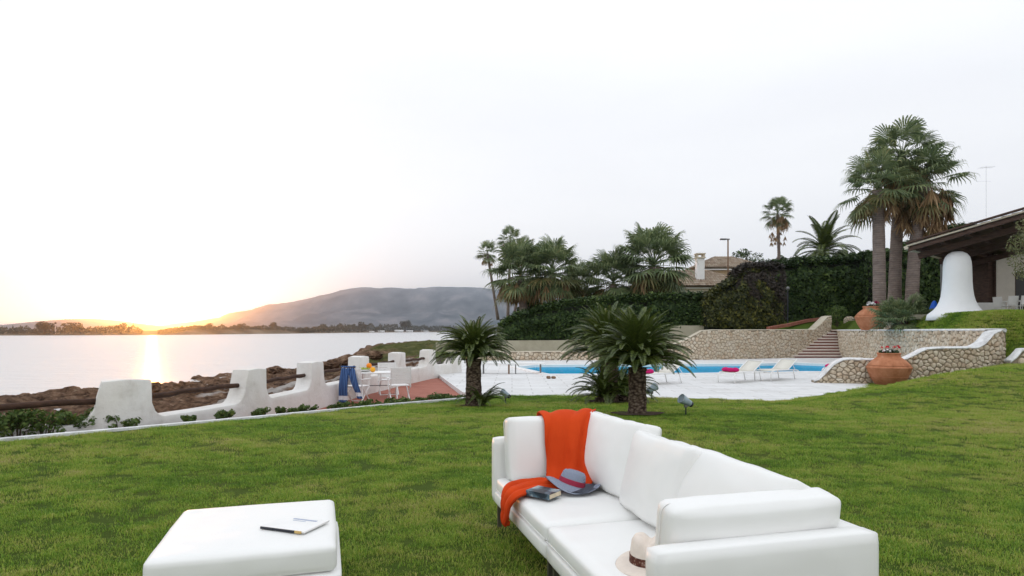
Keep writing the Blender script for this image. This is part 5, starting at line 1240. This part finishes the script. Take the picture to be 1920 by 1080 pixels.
# seat cushions
ins = .115
for k in (0, 1):
    y0 = ins if k == 0 else half+.004; y1 = half-.004 if k == 0 else SL-ins
    rb('seat_cushion', ((SD-.12)/2+.002, (y0+y1)/2, .340), (SD-.135, y1-y0, .108), .028, sofa, n=(20, 20, 6), puff=(.004, .0, .014), wr=.003, seed=k*3.)
# steel leg frames
def bar(a_, b_, name='leg', t=.028): 
    a_, b_ = Vector(a_), Vector(b_); c = (a_+b_)/2; d = b_-a_; MB().box(c, (max(t, abs(d.x)+t*.0), max(t, abs(d.y)), max(t, abs(d.z)))).build(name, M_METAL, sofa)
for y in (.06, half-.05, half+.05, SL-.06):
    for x in (.05, SD-.05): bar((x, y, 0), (x, y, .185))
for k in (0, 1):
    for x in (.05, SD-.05): bar((x, half*k+.046, .183), (x, half*(k+1)-.046, .183), 'leg_rail', .02)
# loose cushions:  leaning boxes  (local x = depth, y = along, z = up)
def lean(name, c, dims, rx, ry, rz, seed, puff=(.075, .016, .008), r=.032, lab=None):
    o = rb(name, c, dims, r, sofa, rot=(rx, ry, rz), n=(8, 20, 20), puff=puff, wr=.016, seed=seed, ear=.030)
    return o
# back cushions: thin axis = local x
lean('back_cushion', (.735, 2.02, .630), (.13, .86, .50), R(-1), R(15), R(3), 1.)
lean('back_cushion', (.690, 1.24, .620), (.14, .80, .48), R(-2), R(15), R(-5), 5.)
lean('back_cushion', (.725, .64, .612), (.15, .80, .48), R(2), R(23), R(4), 9.)
# arm cushions: thin axis = local y
def leany(c, dims, rx, ry, rz, seed): return rb('arm_cushion', c, dims, .03, sofa, rot=(rx, ry, rz), n=(20, 8, 20), puff=(.008, .03, .006), wr=.006, seed=seed)
leany((.44, 2.45, .625), (.74, .13, .46), R(-9), 0, R(2), 2.)
leany((.53, .215, .600), (.79, .15, .42), R(8), 0, R(0), 4.)
# seams round the near arm cushion and ottoman
def L2W(v, u_, z): return SO+UU*u_+VV*v+Vector((0, 0, z))
# piping and seams
def loop(w, d, r, z, n=6):
    out = []
    for cx_, cy_, a0 in ((w/2-r, d/2-r, 0), (-w/2+r, d/2-r, 90), (-w/2+r, -d/2+r, 180), (w/2-r, -d/2+r, 270)):
        for k in range(n): a_ = R(a0+90*k/(n-1)); out.append(Vector((cx_+r*math.cos(a_), cy_+r*math.sin(a_), z)))
    return out+[out[0]]
for o in [c_ for c_ in sofa.children if c_.name.startswith('seat_cushion')]:
    b_ = [Vector(v_) for v_ in o.bound_box]; w_ = max(v_.x for v_ in b_)*2; d_ = max(v_.y for v_ in b_)*2
    for z_ in (-.030,): MB().tube(loop(w_-.002, d_-.002, .03, z_), .0028, 5, cap=False).build('piping', M_SOFA, o, True)
for o in [c_ for c_ in sofa.children if c_.name.startswith('arm_cushion')]:
    MB().tube([(x_, y_, z_) for x_, z_, y_ in loop(.80, .43, .035, .0)] if False else [Vector((v_.x, .012, v_.y)) for v_ in loop(.775 if o.location.y > 1 else .815, .455 if o.location.y > 1 else .415, .04, 0)], .0028, 5, cap=False).build('piping', M_SOFA, o, True)
# throw
def catmull(P, t):
    n_ = len(P)-1; s_ = min(t*n_, n_-1e-6); i = int(s_); f = s_-i; p0, p1, p2, p3 = P[max(i-1, 0)], P[i], P[min(i+1, n_)], P[min(i+2, n_)]
    return .5*((2*p1)+(p2-p0)*f+(2*p0-5*p1+4*p2-p3)*f*f+(-p0+3*p1-3*p2+p3)*f**3)
rowsL = [(.34, 2.66, .70), (.345, 2.60, .82), (.33, 2.50, .862), (.335, 2.385, .815), (.33, 2.345, .66), (.33, 2.30, .50), (.30, 2.26, .425), (.22, 2.26, .415), (.10, 2.25, .412), (.00, 2.13, .405), (-.035, 2.09, .35), (-.04, 2.07, .28), (-.035, 2.05, .20)]
rowsR = [(.80, 2.60, .72), (.80, 2.52, .85), (.76, 2.42, .882), (.68, 2.34, .83), (.62, 2.25, .68), (.60, 2.16, .52), (.58, 2.04, .425), (.42, 1.95, .415), (.20, 1.96, .412), (.01, 1.86, .405), (-.04, 1.88, .34), (-.045, 1.90, .27), (-.04, 1.95, .21)]
PL = [Vector(p) for p in rowsL]; PR = [Vector(p) for p in rowsR]
th = empty('throw_blanket', L2W(.3, 2.1, .42), 'bright orange throw draped over the far corner of the white sofa', 'throw')
NU_, NV_ = 90, 34; V_ = []
for i in range(NU_):
    t = i/(NU_-1); a_ = catmull(PL, t); b_ = catmull(PR, t); t2 = min(1, t+.01); dn = (catmull(PL, t2)-a_+catmull(PR, t2)-b_); ac = b_-a_; nn = ac.cross(dn)
    nn = nn.normalized() if nn.length > 1e-6 else Vector((0, 0, 1))
    if nn.z < 0 and abs(nn.z) > .3: nn = -nn
    if abs(nn.z) <= .3 and nn.x > 0: nn = -nn
    for j in range(NV_):
        v_ = j/(NV_-1); amp = .024+.006*sm((t-.4)*3); base = a_.lerp(b_, v_)
        rip = amp*(abs(math.sin(v_*9+t*6+1.2*noise.noise(Vector((v_*2, t*4, 0)))))+.35*noise.noise(Vector((v_*7, t*14, 3))))
        if t < .30: rip *= .8
        e_ = Vector((0, .018*noise.noise(Vector((t*9, 0, 7))), 0))*(1 if j in (0, NV_-1) else 0)
        q = base+nn*(rip+.004)+e_; V_.append(L2W(q.x, q.y, q.z)-th.location)
m_ = MB(); m_.add(V_, [(i*NV_+j, (i+1)*NV_+j, (i+1)*NV_+j+1, i*NV_+j+1) for i in range(NU_-1) for j in range(NV_-1)])
o = m_.build('cloth', M_ORANGE, th, True); md = o.modifiers.new('t', 'SOLIDIFY'); md.thickness = .005; md.offset = 1
# hats
def hat(name, label, loc, rot, s, brim, crown_h, cr, mat, bandm, wav, flop, pinch_):
    r = empty(name, loc, label, 'hat'); r.rotation_euler = rot; r.scale = (s,)*3
    prof = [(brim, -.004), (brim*.97, 0), (brim*.85, .004), (brim*.7, .006), (cr*1.12, .006), (cr*1.03, .012), (cr, .03), (cr*.97, crown_h*.5), (cr*.90, crown_h*.82), (cr*.78, crown_h*.96), (cr*.5, crown_h), (cr*.2, crown_h*.97), (.001, crown_h*.95)]
    def fn(v, a_):
        rr = math.hypot(v.x, v.y); k = max(0, (rr-cr)/(brim-cr)); z = v.z+wav*k*math.sin(2*a_+.6)+flop*k*k*math.cos(a_)
        if v.z > crown_h*.6 and rr < cr: z -= pinch_*math.exp(-(v.y/(cr*.28))**2)*(1 if v.z > crown_h*.8 else .3)
        return Vector((v.x*1.12, v.y, z))
    o = MB().lathe(prof, 48, fn=fn).build('felt_body' if name == 'fedora' else 'straw_body', mat, r, True); md = o.modifiers.new('t', 'SOLIDIFY'); md.thickness = .003
    MB().lathe([(cr*1.045, .010), (cr*1.035, .012), (cr*1.02, .045), (cr*1.0, .047)], 48, fn=lambda v, a_: Vector((v.x*1.12, v.y, v.z))).build('hat_band', bandm, r, True)
hat('floppy_hat', 'blue grey floppy straw hat with a dark red band lying on the orange throw', L2W(.40, 1.98, .445), (R(12), R(-12), R(150)), .94, .180, .112, .085, M_HAT, M_BAND, .042, -.035, .022)
hat('fedora', 'cream felt hat with brown band on the near seat, half behind the sofa arm', L2W(.275, .60, .415), (0, 0, R(70)), 1.0, .155, .13, .088, M_FEDORA, M_FBAND, .008, .006, .03)
# book
bk_ = empty('book', L2W(.165, 1.86, .425), 'thick paperback with a dark cover lying on the orange throw edge', 'book', rz=RS+R(35)); bk_.rotation_euler = (0, R(-2), RS+R(35))
MB().box((0, 0, .016), (.125, .185, .030)).build('pages', M_PAGE, bk_); MB().box((0, 0, .0325), (.132, .19, .003)).build('cover', M_BOOK, bk_); MB().box((0, 0, -.0005), (.132, .19, .003)).box((-.066, 0, .016), (.003, .19, .036)).build('cover', M_BOOK, bk_)
# ottoman
OF = PZ(345, 955, .405); ON = PZ(272, 1054, .405); OR_ = PZ(622, 935, .405)
ox = (OR_-OF); oy = (OF-ON); W1, D1 = ox.length, oy.length; oang = math.atan2(ox.y, ox.x); oc = ON+(ox+oy)/2
ott = empty('ottoman', (oc.x, oc.y, 0), 'square white upholstered ottoman in the left foreground', 'ottoman', rz=oang)
rb('seat_cushion', (0, 0, .335), (W1+.02, D1+.01, .14), .03, ott, n=(22, 22, 6), puff=(.006, .006, .010), wr=.003, seed=8.)
rb('base', (.018, -.012, .205), (W1+.035, D1+.03, .115), .018, ott, n=(8, 8, 4))
for sx in (-1, 1):
    for sy in (-1, 1): MB().box((sx*(W1/2-.03)+.018, sy*(D1/2-.03), .075), (.028, .028, .15)).build('leg', M_METAL, ott)
# magazine
c1, c2, c3, c4 = PZ(488, 990, .418), PZ(575, 1002, .418), PZ(613, 978, .418), PZ(540, 970, .418)
mc = (c1+c2+c3+c4)/4; mx_ = (c2-c1+c3-c4)/2; my_ = (c4-c1+c3-c2)/2; ma = math.atan2(mx_.y, mx_.x)
mg = empty('magazine', (mc.x, mc.y, .4185), 'pale magazine with a black spine lying on the white ottoman', 'magazine', rz=ma)
mw, md_ = mx_.length, my_.length
MB().box((0, 0, .005), (mw, md_, .008)).build('pages', M_PAPER, mg); MB().box((0, 0, .010), (mw+.004, md_+.003, .0012)).build('cover', M_PAPER, mg)
MB().box((-.10*mw, -md_/2-.004, .0055), (mw*.78, .007, .012)).build('spine', M_BLACK, mg); MB().box((.37*mw, -md_/2-.004, .0055), (mw*.14, .0075, .0122)).build('spine_print', M_GOLD, mg)
m_ = MB(); m_.box((.05*mw, .30*md_, .0112), (mw*.55, .018, .0006)); m_.box((-.02*mw, .18*md_, .0112), (mw*.3, .006, .0006)); m_.build('title_print', M_INK, mg)
# ------------------------------------------------------------------ haze
a = bpy.data.materials.new('haze_air'); a.use_nodes = True; t_ = a.node_tree; t_.nodes.clear(); pv = t_.nodes.new('ShaderNodeVolumePrincipled'); out = t_.nodes.new('ShaderNodeOutputMaterial')
pv.inputs['Color'].default_value = (.74, .82, .96, 1); pv.inputs['Density'].default_value = HAZE; pv.inputs['Anisotropy'].default_value = .92; t_.links.new(pv.outputs[0], out.inputs['Volume'])
m_ = MB().box((-1500, 2350, 200), (9600, 5300, 408)); hz = m_.build('haze', a); tag(hz, 'thin bluish evening haze over the bay', 'haze', kind='stuff')
